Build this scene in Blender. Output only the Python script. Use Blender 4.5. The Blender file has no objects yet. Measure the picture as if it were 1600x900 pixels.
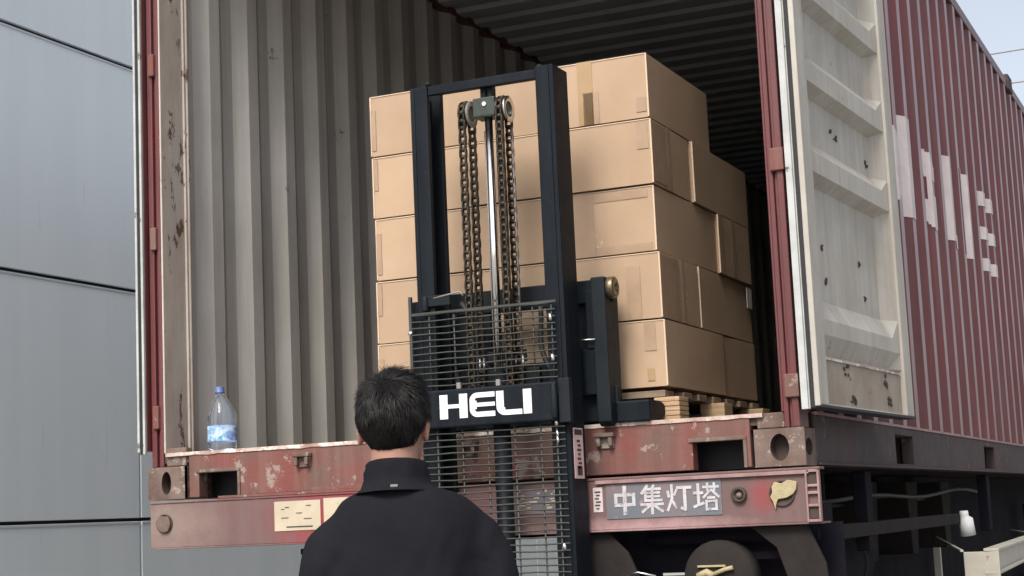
import bpy, math, random
from mathutils import Vector, Matrix, noise
random.seed(11)
R = math.radians
S = bpy.context.scene
C = S.collection

# ------------------------------------------------------------------ camera
def cam_rot(yaw, pitch, roll):
    f = Vector((-math.sin(yaw)*math.cos(pitch), math.cos(yaw)*math.cos(pitch), math.sin(pitch)))
    r = Vector((math.cos(yaw), math.sin(yaw), 0)); u = r.cross(f)
    c, s = math.cos(roll), math.sin(roll)
    r2 = c*r + s*u; u2 = -s*r + c*u
    return Matrix((r2, u2, -f)).transposed().to_4x4()
cd = bpy.data.cameras.new('camera'); cam = bpy.data.objects.new('camera', cd); C.objects.link(cam)
cam.matrix_world = Matrix.Translation((3.7337, -5.0822, -0.1221)) @ cam_rot(0.417036, 0.13692, -0.044611)
cd.sensor_width = 36; cd.lens = 2598.1/1600*36; cd.clip_end = 3000; cd.clip_start = .05
S.camera = cam
S.render.resolution_x = 1024; S.render.resolution_y = 576

# ------------------------------------------------------------------ sky and sun
SUN_EL, SUN_AZ = R(46), R(178)          # azimuth from +Y, clockwise
w = bpy.data.worlds.new('World'); S.world = w; w.use_nodes = True
nt = w.node_tree; nt.nodes.clear()
out = nt.nodes.new('ShaderNodeOutputWorld'); bg = nt.nodes.new('ShaderNodeBackground')
sky = nt.nodes.new('ShaderNodeTexSky'); sky.sky_type = 'NISHITA'; sky.sun_disc = False
sky.sun_elevation = SUN_EL; sky.sun_rotation = SUN_AZ; sky.dust_density = 3.5; sky.air_density = 1.0
hs = nt.nodes.new('ShaderNodeHueSaturation'); hs.inputs['Saturation'].default_value = .45; hs.inputs['Value'].default_value = 1.0
nt.links.new(sky.outputs[0], hs.inputs['Color']); nt.links.new(hs.outputs[0], bg.inputs[0]); nt.links.new(bg.outputs[0], out.inputs[0])
bg.inputs[1].default_value = .135
sl = bpy.data.lights.new('sun', 'SUN'); sl.energy = 2.2; sl.angle = R(22); sl.color = (1, .95, .88)
so = bpy.data.objects.new('sun', sl); C.objects.link(so)
sd = Vector((math.sin(SUN_AZ)*math.cos(SUN_EL), math.cos(SUN_AZ)*math.cos(SUN_EL), math.sin(SUN_EL)))
so.rotation_euler = sd.to_track_quat('Z', 'Y').to_euler(); so.location = (0, -10, 12)
S.view_settings.view_transform = 'Standard'; S.view_settings.look = 'None'
S.view_settings.exposure = 0.6; S.view_settings.gamma = 1; S.view_settings.use_curve_mapping = False

# ------------------------------------------------------------------ materials
def mat(name, col, rough=.6, metal=0, col2=None, nscale=3, amount=.5, chips=None, chip_t=.62, chip_scale=9,
        streak=None, streak_amt=0, bump=.0, bscale=40, spec=.4, stretch=(1, 1, 1), rvar=.12, aniso=None):
    m = bpy.data.materials.new(name); m.use_nodes = True; n = m.node_tree.nodes; L = m.node_tree.links
    b = n['Principled BSDF']; b.inputs['Roughness'].default_value = rough; b.inputs['Metallic'].default_value = metal
    b.inputs['Specular IOR Level'].default_value = spec
    tc = n.new('ShaderNodeTexCoord'); mp = n.new('ShaderNodeMapping'); mp.inputs['Scale'].default_value = stretch
    L.new(tc.outputs['Object'], mp.inputs[0])
    def nz(scale, det=6, src=None, rgh=.6):
        t = n.new('ShaderNodeTexNoise'); t.inputs['Scale'].default_value = scale; t.inputs['Detail'].default_value = det
        t.inputs['Roughness'].default_value = rgh
        L.new((src or mp.outputs[0]), t.inputs['Vector']); return t.outputs['Fac']
    def ramp(src, a, bb):
        r = n.new('ShaderNodeMapRange'); r.inputs['From Min'].default_value = a; r.inputs['From Max'].default_value = bb
        L.new(src, r.inputs['Value']); return r.outputs[0]
    def mix(f, c1, c2, mul=1):
        x = n.new('ShaderNodeMix'); x.data_type = 'RGBA'
        if mul != 1:
            mm = n.new('ShaderNodeMath'); mm.operation = 'MULTIPLY'; mm.inputs[1].default_value = mul; L.new(f, mm.inputs[0]); f = mm.outputs[0]
        L.new(f, x.inputs['Factor'])
        for s, c in ((x.inputs['A'], c1), (x.inputs['B'], c2)):
            if isinstance(c, tuple): s.default_value = (*c, 1)
            else: L.new(c, s)
        return x.outputs['Result']
    c = tuple(col)
    if col2: c = mix(ramp(nz(nscale), .38, .62), c, tuple(col2), amount)
    if streak:
        m2 = n.new('ShaderNodeMapping'); m2.inputs['Scale'].default_value = (14, 14, .8); L.new(tc.outputs['Object'], m2.inputs[0])
        c = mix(ramp(nz(1.6, 5, m2.outputs[0]), .45, .68), c, tuple(streak), streak_amt)
    if chips:
        a = ramp(nz(chip_scale, 8, None, .72), chip_t-.065, chip_t-.035); c = mix(a, c, tuple(chips))
    if isinstance(c, tuple): b.inputs['Base Color'].default_value = (*c, 1)
    else: L.new(c, b.inputs['Base Color'])
    if rvar:
        r = n.new('ShaderNodeMapRange'); r.inputs['To Min'].default_value = max(0, rough-rvar); r.inputs['To Max'].default_value = min(1, rough+rvar)
        L.new(nz(nscale*3), r.inputs['Value']); L.new(r.outputs[0], b.inputs['Roughness'])
    if bump:
        bp = n.new('ShaderNodeBump'); bp.inputs['Strength'].default_value = bump; bp.inputs['Distance'].default_value = .004
        L.new(nz(bscale, 4), bp.inputs['Height']); L.new(bp.outputs[0], b.inputs['Normal'])
    return m
M = {}
M['red'] = mat('container_red_paint', (.132, .036, .037), .42, col2=(.095, .032, .033), nscale=2.2, amount=.8, streak=(.155, .07, .072), streak_amt=.45,
               chips=(.09, .045, .035), chip_t=.69, chip_scale=6, bump=.25, bscale=22)
M['red_chalk'] = mat('chalky_faded_rib_paint', (.27, .145, .148), .38, col2=(.17, .075, .078), nscale=3.5, amount=.9, stretch=(1, 1, .35), chips=(.15, .05, .05), chip_t=.68, chip_scale=9, spec=.6)  # outer rib flats lightened: grazing sky reflection painted into the colour
M['pinkedge'] = mat('faded_pinkish_edge_paint', (.34, .215, .21), .6, col2=(.22, .13, .125), nscale=12, amount=.9)
M['red_worn'] = mat('worn_red_paint', (.175, .055, .045), .7, col2=(.12, .078, .062), nscale=5, amount=.9, chips=(.27, .21, .18), chip_t=.64, chip_scale=14,
                    streak=(.20, .11, .098), streak_amt=.6, bump=.5, bscale=30)
M['rail_red'] = mat('dirty_side_rail_paint', (.060, .036, .036), .75, col2=(.036, .028, .029), nscale=4, amount=.9, chips=(.14, .08, .06), chip_t=.66, bump=.4)
M['rust_cream'] = mat('rusty_corner_steel', (.165, .118, .098), .8, col2=(.095, .055, .044), nscale=9, amount=.85, chips=(.27, .23, .20), chip_t=.64, chip_scale=16, bump=.7, bscale=35)
M['beige_in'] = mat('interior_beige_paint', (.56, .535, .50), .6, col2=(.45, .43, .40), nscale=2.6, amount=.6, streak=(.36, .34, .31), streak_amt=.45,
                    chips=(.13, .08, .06), chip_t=.735, chip_scale=8, bump=.3, bscale=18)
M['soot'] = mat('sooty_interior_grey', (.42, .45, .47), .7, col2=(.32, .34, .355), nscale=2, amount=.7, bump=.3)  # plain blue-grey, darker than the beige side wall
M['soot_dark'] = mat('dark_grimy_inner_wall', (.09, .09, .09), .8, col2=(.05, .05, .05), nscale=2)  # unseen right inner wall, darkened to cut bounce light onto the cartons
M['post_in'] = mat('chipped_post_paint', (.52, .465, .41), .65, col2=(.40, .33, .28), nscale=5, amount=.8, chips=(.13, .075, .06), chip_t=.645, chip_scale=9,
                   stretch=(1, 1, .45), bump=.6, bscale=20)
M['door'] = mat('door_cream_paint', (.44, .415, .37), .55, col2=(.34, .31, .265), nscale=4, amount=.7, streak=(.30, .25, .20), streak_amt=.5,
                chips=(.16, .10, .08), chip_t=.72, chip_scale=10, bump=.35, bscale=16)
M['door_dirty'] = mat('dirty_door_foot', (.34, .30, .245), .65, col2=(.26, .20, .15), nscale=6, amount=.8, chips=(.10, .07, .06), chip_t=.70, chip_scale=14, bump=.4)
M['rubber'] = mat('black_rubber', (.018, .018, .02), .6, bump=.2)
M['gasket_grey'] = mat('grey_door_gasket', (.46, .47, .46), .55, col2=(.33, .34, .33), nscale=8, amount=.7, chips=(.12, .10, .09), chip_t=.68, chip_scale=14)
M['wood_floor'] = mat('plywood_floor', (.10, .07, .05), .8, col2=(.05, .04, .035), nscale=5, amount=.8, stretch=(6, 1, 1), bump=.3)
M['lip'] = mat('worn_bare_threshold', (.52, .42, .36), .6, col2=(.27, .14, .11), nscale=14, amount=.9, chips=(.66, .6, .54), chip_t=.58, chip_scale=18, bump=.7, bscale=50)
M['white_text'] = mat('weathered_white_lettering', (.60, .54, .53), .6, col2=(.50, .42, .415), nscale=7, amount=.7, chips=(.22, .10, .10), chip_t=.70, chip_scale=8)
M['black'] = mat('black_painted_steel', (.0045, .0075, .0115), .55, col2=(.008, .0115, .0155), nscale=5, amount=.7, spec=.14, bump=.2, bscale=60, chips=(.045, .042, .038), chip_t=.73, chip_scale=26, streak=(.02, .022, .025), streak_amt=.35)
M['charcoal'] = mat('charcoal_painted_steel', (.008, .012, .0155), .55, col2=(.014, .018, .021), nscale=6, amount=.7, bump=.2, spec=.18, chips=(.06, .055, .045), chip_t=.73, chip_scale=22)
M['guard'] = mat('guard_wire_paint', (.05, .052, .045), .5, spec=.4, col2=(.03, .032, .03), nscale=12)
M['crosshead'] = mat('dark_green_casting', (.028, .040, .034), .45, col2=(.045, .055, .045), nscale=20, bump=.4)
M['chrome'] = mat('chromed_rod', (.86, .84, .82), .16, 1, rvar=.04)
M['chain'] = mat('oiled_chain_steel', (.026, .022, .018), .5, .4, col2=(.07, .048, .028), nscale=30, amount=.7)
M['zinc'] = mat('zinc_bolt', (.72, .71, .69), .3, 1)
M['brass'] = mat('greasy_roller_steel', (.24, .19, .12), .4, .8, col2=(.08, .07, .05), nscale=30)
M['hoseg'] = mat('grey_hose', (.22, .20, .19), .5)
M['letter'] = mat('white_letter_vinyl', (.74, .75, .78), .5, col2=(.64, .65, .67), nscale=18, amount=.8)
M['card'] = None
M['tape'] = mat('packing_tape', (.37, .245, .125), .22, col2=(.31, .20, .105), nscale=12, spec=.5, rvar=.08)
M['paper'] = mat('paper_label', (.5, .48, .45), .7)
M['wood'] = mat('pallet_wood', (.48, .34, .21), .8, col2=(.34, .22, .13), nscale=4, amount=.8, stretch=(2, 2, 22), bump=.5, bscale=20)
M['wood_b'] = mat('pallet_board_wood', (.24, .18, .125), .8, col2=(.15, .105, .07), nscale=4, amount=.8, stretch=(2, 12, 12), bump=.5)
M['wall'] = mat('grey_aluminium_cladding', (.73, .795, .82), .30, .0, col2=(.66, .735, .765), nscale=1.3, amount=.7, spec=.6, stretch=(1, 2.2, .18), rvar=.08, bump=.10, bscale=2.2)  # vertically stretched second tone paints in faint reflection streaks
M['seam'] = mat('dark_cladding_joint', (.02, .022, .025), .8)
M['steel_edge'] = mat('cladding_edge', (.52, .55, .57), .35)
M['concrete'] = mat('yard_concrete', (.26, .25, .235), .85, col2=(.17, .165, .155), nscale=.6, amount=.8, chips=(.10, .10, .10), chip_t=.66, chip_scale=1.5, bump=.5, bscale=30)
M['dark_frame'] = mat('grimy_trailer_frame', (.010, .010, .016), .85, col2=(.018, .014, .017), nscale=5, amount=.8, bump=.4, spec=.06)
M['brown_frame'] = mat('dusty_brown_bracket', (.030, .025, .023), .85, col2=(.02, .018, .018), nscale=7, amount=.8, bump=.4, spec=.1)
M['tyre'] = mat('tyre_rubber', (.02, .02, .021), .85, bump=.4)
M['rim'] = mat('painted_rim', (.2, .2, .2), .5, .3, col2=(.12, .09, .07), nscale=10)
M['cream_steel'] = mat('cream_painted_steel', (.50, .47, .40), .55, col2=(.38, .35, .29), nscale=6, amount=.7, chips=(.16, .11, .08), chip_t=.70, chip_scale=16, bump=.3)
M['cream_sticker'] = mat('faded_cream_sticker', (.52, .44, .33), .6, col2=(.43, .37, .27), nscale=9, amount=.7, chips=(.30, .17, .13), chip_t=.70, chip_scale=20)
M['blue_plate'] = mat('faded_blue_grey_plate', (.12, .135, .155), .6, col2=(.19, .135, .14), nscale=5, amount=.95, chips=(.28, .16, .16), chip_t=.66, chip_scale=18)
M['lamp_yellow'] = mat('peeling_yellow_lens', (.40, .34, .20), .6, col2=(.30, .24, .14), nscale=22, bump=.8, bscale=60)
M['whiteplastic'] = mat('white_plastic', (.72, .73, .72), .4)
M['pinklabel'] = mat('pink_white_warning_label', (.68, .50, .48), .5, col2=(.60, .42, .41), nscale=14)
M['ink'] = mat('dark_ink', (.04, .03, .035), .6)
M['mark'] = mat('dark_rust_mark', (.06, .042, .036), .8, bump=.5)
M['skin'] = mat('skin', (.34, .185, .135), .5, col2=(.29, .145, .105), nscale=18, amount=.5, spec=.35, bump=.1)
M['jacket'] = mat('navy_black_jacket_cloth', (.0085, .009, .013), .85, col2=(.0125, .012, .0155), nscale=3, amount=.8, spec=.12, bump=.5, bscale=260)
M['trousers'] = mat('dark_trouser_cloth', (.018, .02, .028), .9, bump=.4, bscale=200)
M['hair'] = mat('black_hair', (.006, .005, .0048), .5, spec=.28, rvar=.06)
M['hairbase'] = mat('hair_base', (.006, .0055, .0055), .8, spec=.1)
M['shoe'] = mat('black_leather', (.02, .02, .02), .4)
M['eye'] = mat('eye_white', (.7, .68, .64), .2); M['iris'] = mat('dark_iris', (.03, .015, .01), .2); M['lips'] = mat('lips', (.40, .16, .13), .45)

def bumper_mat():
    m = mat('dusty_red_bumper', (.17, .082, .08), .65, col2=(.125, .082, .076), nscale=3, amount=.8, streak=(.17, .12, .12), streak_amt=.35, bump=.3)
    n = m.node_tree.nodes; L = m.node_tree.links; b = n['Principled BSDF']
    src = b.inputs['Base Color'].links[0].from_socket
    tc = n.new('ShaderNodeTexCoord'); prev = src
    for (x, z, rx, rz, col) in ((.80, -.10, .36, .20, (.25, .035, .042)), (2.325, -.09, .075, .09, (.22, .055, .055)), (.12, -.1, .35, .2, (.22, .16, .14)), (1.9, -.17, .55, .05, (.34, .21, .21))):
        mp = n.new('ShaderNodeMapping'); mp.vector_type = 'TEXTURE'; mp.inputs['Location'].default_value = (x-1.219, -3.075, z+1.5); mp.inputs['Scale'].default_value = (rx, 1, rz)
        L.new(tc.outputs['Object'], mp.inputs[0])
        g = n.new('ShaderNodeTexGradient'); g.gradient_type = 'SPHERICAL'; L.new(mp.outputs[0], g.inputs[0])
        t = n.new('ShaderNodeTexNoise'); t.inputs['Scale'].default_value = 13; t.inputs['Detail'].default_value = 10; t.inputs['Roughness'].default_value = .75; L.new(tc.outputs['Object'], t.inputs['Vector'])
        mu = n.new('ShaderNodeMath'); mu.operation = 'MULTIPLY'; L.new(g.outputs['Fac'], mu.inputs[0]); L.new(t.outputs['Fac'], mu.inputs[1])
        mr = n.new('ShaderNodeMapRange'); mr.inputs['From Min'].default_value = .10; mr.inputs['From Max'].default_value = .42; L.new(mu.outputs[0], mr.inputs['Value'])
        x_ = n.new('ShaderNodeMix'); x_.data_type = 'RGBA'; L.new(mr.outputs[0], x_.inputs['Factor']); L.new(prev, x_.inputs['A']); x_.inputs['B'].default_value = (*col, 1)
        prev = x_.outputs['Result']
    L.new(prev, b.inputs['Base Color']); return m
M['bumper'] = bumper_mat()

def card_mat(name, k):
    return mat(name, (.44*k, .312*k, .212*k), .75, col2=(.36*k, .25*k, .165*k), nscale=2.5, amount=.7, streak=(.44*k, .30*k, .195*k), streak_amt=.4, bump=.2, bscale=14, spec=.25, chips=(.54*k, .41*k, .29*k), chip_t=.73, chip_scale=10)
M['card'] = card_mat('brown_cardboard', 1.0); M['card2'] = card_mat('duller_brown_cardboard', .93); M['card3'] = card_mat('pale_brown_cardboard', 1.05)
M['cardedge'] = mat('worn_cardboard_edge', (.60, .46, .33), .8, bump=.4, bscale=80)

def bottle_mats():
    m = bpy.data.materials.new('clear_plastic'); m.use_nodes = True; b = m.node_tree.nodes['Principled BSDF']
    b.inputs['Base Color'].default_value = (.80, .88, 1, 1); b.inputs['Transmission Weight'].default_value = .93; b.inputs['Roughness'].default_value = .07; b.inputs['IOR'].default_value = 1.3
    M['pet'] = m
    M['blabel'] = mat('bottle_label', (.12, .22, .55), .3, col2=(.55, .70, .86), nscale=30, amount=1.0, chips=(.05, .30, .38), chip_t=.62, chip_scale=34, spec=.6)
    M['bcap'] = mat('blue_bottle_cap', (.10, .15, .34), .4)
bottle_mats()

# ------------------------------------------------------------------ mesh builder
class MB:
    def __init__(s): s.v = []; s.f = []; s.m = []; s.sm = []; s.T = None
    def add(s, vs, fs, m=0, smooth=False):
        k = len(s.v)
        s.v += [s.T @ Vector(p) if s.T is not None else Vector(p) for p in vs]
        for f in fs: s.f.append(tuple(i+k for i in f)); s.m.append(m); s.sm.append(smooth)
    def box(s, x0, x1, y0, y1, z0, z1, m=0):
        if x0 > x1: x0, x1 = x1, x0
        if y0 > y1: y0, y1 = y1, y0
        if z0 > z1: z0, z1 = z1, z0
        s.add([(x0, y0, z0), (x1, y0, z0), (x1, y1, z0), (x0, y1, z0), (x0, y0, z1), (x1, y0, z1), (x1, y1, z1), (x0, y1, z1)],
              [(0, 3, 2, 1), (4, 5, 6, 7), (0, 1, 5, 4), (1, 2, 6, 5), (2, 3, 7, 6), (3, 0, 4, 7)], m); return s
    def loft(s, rings, m=0, smooth=True, cap=True):
        n = len(rings[0]); vs = [p for r in rings for p in r]; fs = []
        for i in range(len(rings)-1):
            for j in range(n):
                fs.append((i*n+j, i*n+(j+1) % n, (i+1)*n+(j+1) % n, (i+1)*n+j))
        s.add(vs, fs, m, smooth)
        if cap:
            k = len(s.v)-len(vs)
            s.f.append(tuple(k+j for j in range(n-1, -1, -1))); s.m.append(m); s.sm.append(False)
            s.f.append(tuple(k+(len(rings)-1)*n+j for j in range(n))); s.m.append(m); s.sm.append(False)
        return s
    def tube(s, pts, rad, n=12, m=0, cap=True, smooth=True):
        pts = [Vector(p) for p in pts]; rad = rad if isinstance(rad, (list, tuple)) else [rad]*len(pts); rings = []
        prev = None
        for i, p in enumerate(pts):
            d = (pts[min(i+1, len(pts)-1)]-pts[max(i-1, 0)]).normalized()
            if prev is None: a = d.orthogonal().normalized()
            else: a = (prev - d*prev.dot(d)).normalized()
            prev = a; b = d.cross(a)
            rings.append([p+rad[i]*(math.cos(t)*a+math.sin(t)*b) for t in [2*math.pi*j/n for j in range(n)]])
        return s.loft(rings, m, smooth, cap)
    def lathe(s, prof, c, n=24, m=0, axis='z', smooth=True, cap=True):
        rings = []
        for r, h in prof:
            ring = []
            for j in range(n):
                t = 2*math.pi*j/n; a, b = r*math.cos(t), r*math.sin(t)
                ring.append(Vector(c)+(Vector((a, b, h)) if axis == 'z' else Vector((h, a, b)) if axis == 'x' else Vector((b, h, a))))
            rings.append(ring)
        return s.loft(rings, m, smooth, cap)
    def prism(s, poly, axis, a0, a1, m=0):
        def P(u, v, a): return {'x': (a, u, v), 'y': (u, a, v), 'z': (u, v, a)}[axis]
        n = len(poly); vs = [P(u, v, a0) for u, v in poly]+[P(u, v, a1) for u, v in poly]
        s.add(vs, [tuple(range(n)), tuple(range(2*n-1, n-1, -1))]+[(j, j+n, (j+1) % n+n, (j+1) % n) for j in range(n)], m); return s
    def sheet(s, prof, axis, a0, a1, m=0, thick=None, nseg=1):
        # open profile (u,v) swept along axis
        def P(u, v, a): return {'x': (a, u, v), 'y': (u, a, v), 'z': (u, v, a)}[axis]
        n = len(prof); aa = [a0+(a1-a0)*i/nseg for i in range(nseg+1)]
        vs = [P(u, v, a) for a in aa for u, v in prof]; fs = []
        for k in range(nseg):
            for j in range(n-1): fs.append((k*n+j, k*n+j+1, (k+1)*n+j+1, (k+1)*n+j))
        s.add(vs, fs, m); return s
    def holed_plate(s, c, hw, hh, rw, rh, depth, m=0, mi=0, n=40, axis='y', sign=-1):
        # rectangular face with an oval hole and a blind tunnel behind; face looks along sign*axis
        angs = sorted(set([2*math.pi*i/n for i in range(n)]+[math.atan2(a*hh, b*hw) % (2*math.pi) for a in (1, -1) for b in (1, -1)]))
        o, i1, i2 = [], [], []
        for t in angs:
            ct, st = math.cos(t), math.sin(t); k = min(hw/abs(ct) if abs(ct) > 1e-9 else 1e9, hh/abs(st) if abs(st) > 1e-9 else 1e9)
            def P(u, v, d):
                if axis == 'y': return (c[0]+u, c[1]-sign*d, c[2]+v)
                return (c[0]-sign*d, c[1]+u, c[2]+v)
            o.append(P(k*ct, k*st, 0)); i1.append(P(rw*ct, rh*st, 0)); i2.append(P(rw*.96*ct, rh*.96*st, depth))
        N = len(angs); vs = o+i1+i2; fs = []
        for j in range(N):
            j2 = (j+1) % N; fs.append((j, j2, N+j2, N+j)); 
        s.add(vs, fs, m)
        s.add(vs, [(N+j, N+(j+1) % N, 2*N+(j+1) % N, 2*N+j) for j in range(N)]+[tuple(range(2*N, 3*N))], mi)
        return s
    def build(s, name, mats, parent=None, bev=0, rem=0, smooth_mod=0, label=None, seg=2):
        me = bpy.data.meshes.new(name); off = ROOT.get(parent.name, Vector()) if parent else Vector()
        me.from_pydata([tuple(v-off) for v in s.v], [], s.f)
        if not isinstance(mats, (list, tuple)): mats = [mats]
        for q in mats: me.materials.append(q)
        for p, mi, sm in zip(me.polygons, s.m, s.sm): p.material_index = mi; p.use_smooth = sm
        me.validate(); me.update()
        o = bpy.data.objects.new(name, me); C.objects.link(o)
        if parent: o.parent = parent; ROOT[o.name] = off
        else: ROOT[o.name] = Vector()
        if rem:
            r = o.modifiers.new('r', 'REMESH'); r.mode = 'VOXEL'; r.voxel_size = rem; r.use_smooth_shade = True
            if smooth_mod: q = o.modifiers.new('s', 'SMOOTH'); q.iterations = smooth_mod; q.factor = .5
            bake(o)
        if bev:
            b = o.modifiers.new('b', 'BEVEL'); b.width = bev; b.segments = seg; b.limit_method = 'ANGLE'; b.angle_limit = R(40)
        if label: o['label'] = label
        return o
ROOT = {}
def bake(o):
    bpy.context.view_layer.update()
    dg = bpy.context.evaluated_depsgraph_get(); me = bpy.data.meshes.new_from_object(o.evaluated_get(dg))
    o.modifiers.clear(); o.data = me
    for p in me.polygons: p.use_smooth = True
def thing(name, label, cat, loc, group=None):
    o = bpy.data.objects.new(name, None); C.objects.link(o); o.location = loc; o.empty_display_size = .1
    ROOT[o.name] = Vector(loc); o['label'] = label; o['category'] = cat
    if group: o['group'] = group
    return o
def tag(o, label, cat, group=None):
    o['label'] = label; o['category'] = cat
    if group: o['group'] = group
def corr(a0, a1, base, depth, flat=.072, slope=.068, start_hi=True):
    # trapezoid corrugation profile: list of (pos, offset)
    pts = []; p = a0; hi = start_hi
    while p < a1:
        v = base if hi else base+depth
        pts.append((p, v)); pts.append((min(p+flat, a1), v)); p += flat+slope; hi = not hi
    return pts
def prof_at(prof, y):
    for (a, b), (c, d) in zip(prof, prof[1:]):
        if a <= y <= c: return b+(d-b)*(y-a)/(c-a+1e-9)
    return prof[-1][1]

GZ = -1.5      # yard level below the container's base (z = 0)
# ------------------------------------------------------------------ ground and building
g = MB(); g.add([(-400, -400, GZ), (400, -400, GZ), (400, 900, GZ), (-400, 900, GZ)], [(0, 1, 2, 3)])
gr = g.build('ground', M['concrete']); gr['kind'] = 'structure'

bw = thing('building_wall', 'smooth grey metal-panel facade with dark joints, left of the container', 'wall', (-2.5, 3, GZ))
b = MB(); b.box(-5, -2.528, -3, 30, GZ, 6.6); b.build('backing', M['seam'], bw)
zs = [GZ+.02, -.035, 1.362, 2.775, 4.17, 5.56, 6.6]
ys = [-3.0, .3, 3.28, 6.28, 9.28, 12.28, 15.28, 18.28, 21.3, 24.3, 30]
pn = MB(); ed = MB()
for i in range(len(ys)-1):
    for j in range(len(zs)-1):
        y0, y1, z0, z1 = ys[i]+.009, ys[i+1]-.009, zs[j]+.010, zs[j+1]-.010
        pn.box(-2.526, -2.5, y0, y1, z0, z1)
        ed.box(-2.4995, -2.4965, y0+.004, y1-.004, z1-.014, z1-.002)
pn.build('cladding_panels', M['wall'], bw, bev=.004)
ed.build('panel_edge_trim', M['steel_edge'], bw)

# ------------------------------------------------------------------ container
ct = thing('shipping_container', 'red corrugated container with open rear, loaded on the trailer', 'container', (1.219, 3.03, 0))
W, LEN, H = 2.438, 12.192, 2.591
prof = corr(.27, LEN-.2, W-.004, -.036)
profL = corr(.22, LEN-.2, .004, .036, start_hi=True)
s = MB(); s.sheet([(x, y) for y, x in prof], 'z', .165, H-.06); s.sheet([(x-.003, y) for y, x in prof], 'z', .165, H-.06, 1)
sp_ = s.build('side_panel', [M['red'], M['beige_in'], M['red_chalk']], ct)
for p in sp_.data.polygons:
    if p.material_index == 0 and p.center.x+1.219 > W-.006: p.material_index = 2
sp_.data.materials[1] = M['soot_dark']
s = MB(); s.sheet([(x, y) for y, x in profL], 'z', .165, H-.06); s.sheet([(x+.003, y) for y, x in profL], 'z', .165, H-.06, 1)
s.build('side_panel', [M['red'], M['beige_in']], ct)
# roof corrugated across
rp = corr(.12, LEN-.05, H-.03, -.02, .09, .02)
s = MB(); s.add([], []); 
s.sheet([(y, z) for y, z in rp], 'x', .05, W-.05, 1); s.sheet([(y, z+.003) for y, z in rp], 'x', .05, W-.05, 0)
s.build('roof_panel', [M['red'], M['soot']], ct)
fp = corr(.12, W-.12, LEN-.02, -.036)
s = MB(); s.sheet([(x, y) for x, y in fp], 'z', .12, H-.06, 0); s.sheet([(x, y-.003) for x, y in fp], 'z', .12, H-.06, 1)
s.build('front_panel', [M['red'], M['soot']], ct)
s = MB(); s.box(.05, W-.05, .012, LEN-.06, .13, .160)
for i in range(9): s.box(.051+i*.26, .051+i*.26+.255, .012, LEN-.06, .1602, .164)
s.build('floor', M['wood_floor'], ct)
for i in range(36):
    s = MB(); s.box(.06, W-.06, .2+i*.33, .245+i*.33, .012, .128); s.build('floor_crossmember', M['rail_red'], ct)
# bottom side rails with fork pockets
for side in (0, 1):
    x0, x1 = (W-.05, W) if side else (0, .05)
    s = MB(); segs = [(.178, 1.455), (1.86, 3.98), (4.345, LEN-.178)]; 
    segs = [(.178, 1.46), (1.82, 3.72), (4.08, LEN-.178)]
    for a, c in segs: s.box(x0, x1, a, c, 0, .162)
    for a in (1.46, 3.72): s.box(x0, x1, a, a+.36, .132, .162); s.box(x0, x1, a, a+.36, 0, .018)
    if side: s.box(x0+.03, x1+.012, .18, LEN-.18, -.0, .008)
    s.build('bottom_side_rail', M['rail_red'], ct, bev=.003)
    for a in (1.46, 3.72):
        s = MB(); s.box((W-.3 if side else .26), (W-.296 if side else .264), a, a+.36, .018, .132); s.build('fork_pocket', M['rubber'], ct)
    s = MB(); s.box((W-.06 if side else 0), (W if side else .06), .17, LEN-.17, H-.06, H); tsr = s.build('top_side_rail', M['red'], ct, bev=.004)
    if side: s = MB(); s.box(W-.03, W+.012, 6.02, 6.20, H-.07, H+.035); s.build('lifting_bracket', M['rail_red'], tsr, bev=.006)
s = MB(); s.box(W-.012, W+.004, .2, LEN-.18, .162, .172); s.build('panel_foot_flange', M['pinkedge'], ct)
# corner castings
def casting(cx, cy, cz, front, right):
    s = MB(); wx, wy, wz = .162, .178, .118
    x0, y0, z0 = cx, cy, cz
    # open box: outer skins with holes on end and side faces
    yf = y0 if front else y0+wy; sg = -1 if front else 1
    s.holed_plate((x0+wx/2-(.012 if not right else -.01), yf, z0+wz/2), wx/2, wz/2, .030 if right else .021, .042, .05, 0, 1, axis='y', sign=sg)
    xf = x0+wx if right else x0; sx = 1 if right else -1
    s.holed_plate((xf, y0+wy/2, z0+wz/2), wy/2, wz/2, .042, .028, .05, 0, 1, axis='x', sign=sx)
    xb = x0 if right else x0+wx; yb = y0+wy if front else y0
    s.add([(x0, y0, z0), (x0+wx, y0, z0), (x0+wx, y0+wy, z0), (x0, y0+wy, z0), (x0, y0, z0+wz), (x0+wx, y0, z0+wz), (x0+wx, y0+wy, z0+wz), (x0, y0+wy, z0+wz)], [(0, 3, 2, 1), (4, 5, 6, 7)])
    s.add([(xb, y0, z0), (xb, y0+wy, z0), (xb, y0+wy, z0+wz), (xb, y0, z0+wz)], [(0, 1, 2, 3)])
    s.add([(x0, yb, z0), (x0+wx, yb, z0), (x0+wx, yb, z0+wz), (x0, yb, z0+wz)], [(0, 1, 2, 3)])
    s.build('corner_casting', [M['rust_cream'], M['mark']], ct)
for fr in (True, False):
    for rt in (False, True):
        for top in (False, True):
            casting(W-.162+.003 if rt else -.003, -.006 if fr else LEN-.178+.006, H-.118+.004 if top else -.002, fr, rt)
for xx in (0, W-.1):
    s = MB(); s.box(xx, xx+.1, LEN-.21, LEN, .117, H-.118); s.build('corner_post', M['red'], ct)
for za, zb in ((0, .13), (H-.12, H)):
    s = MB(); s.box(.16, W-.16, LEN-.1, LEN, za, zb); s.build('front_rail', M['red'], ct)
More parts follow.
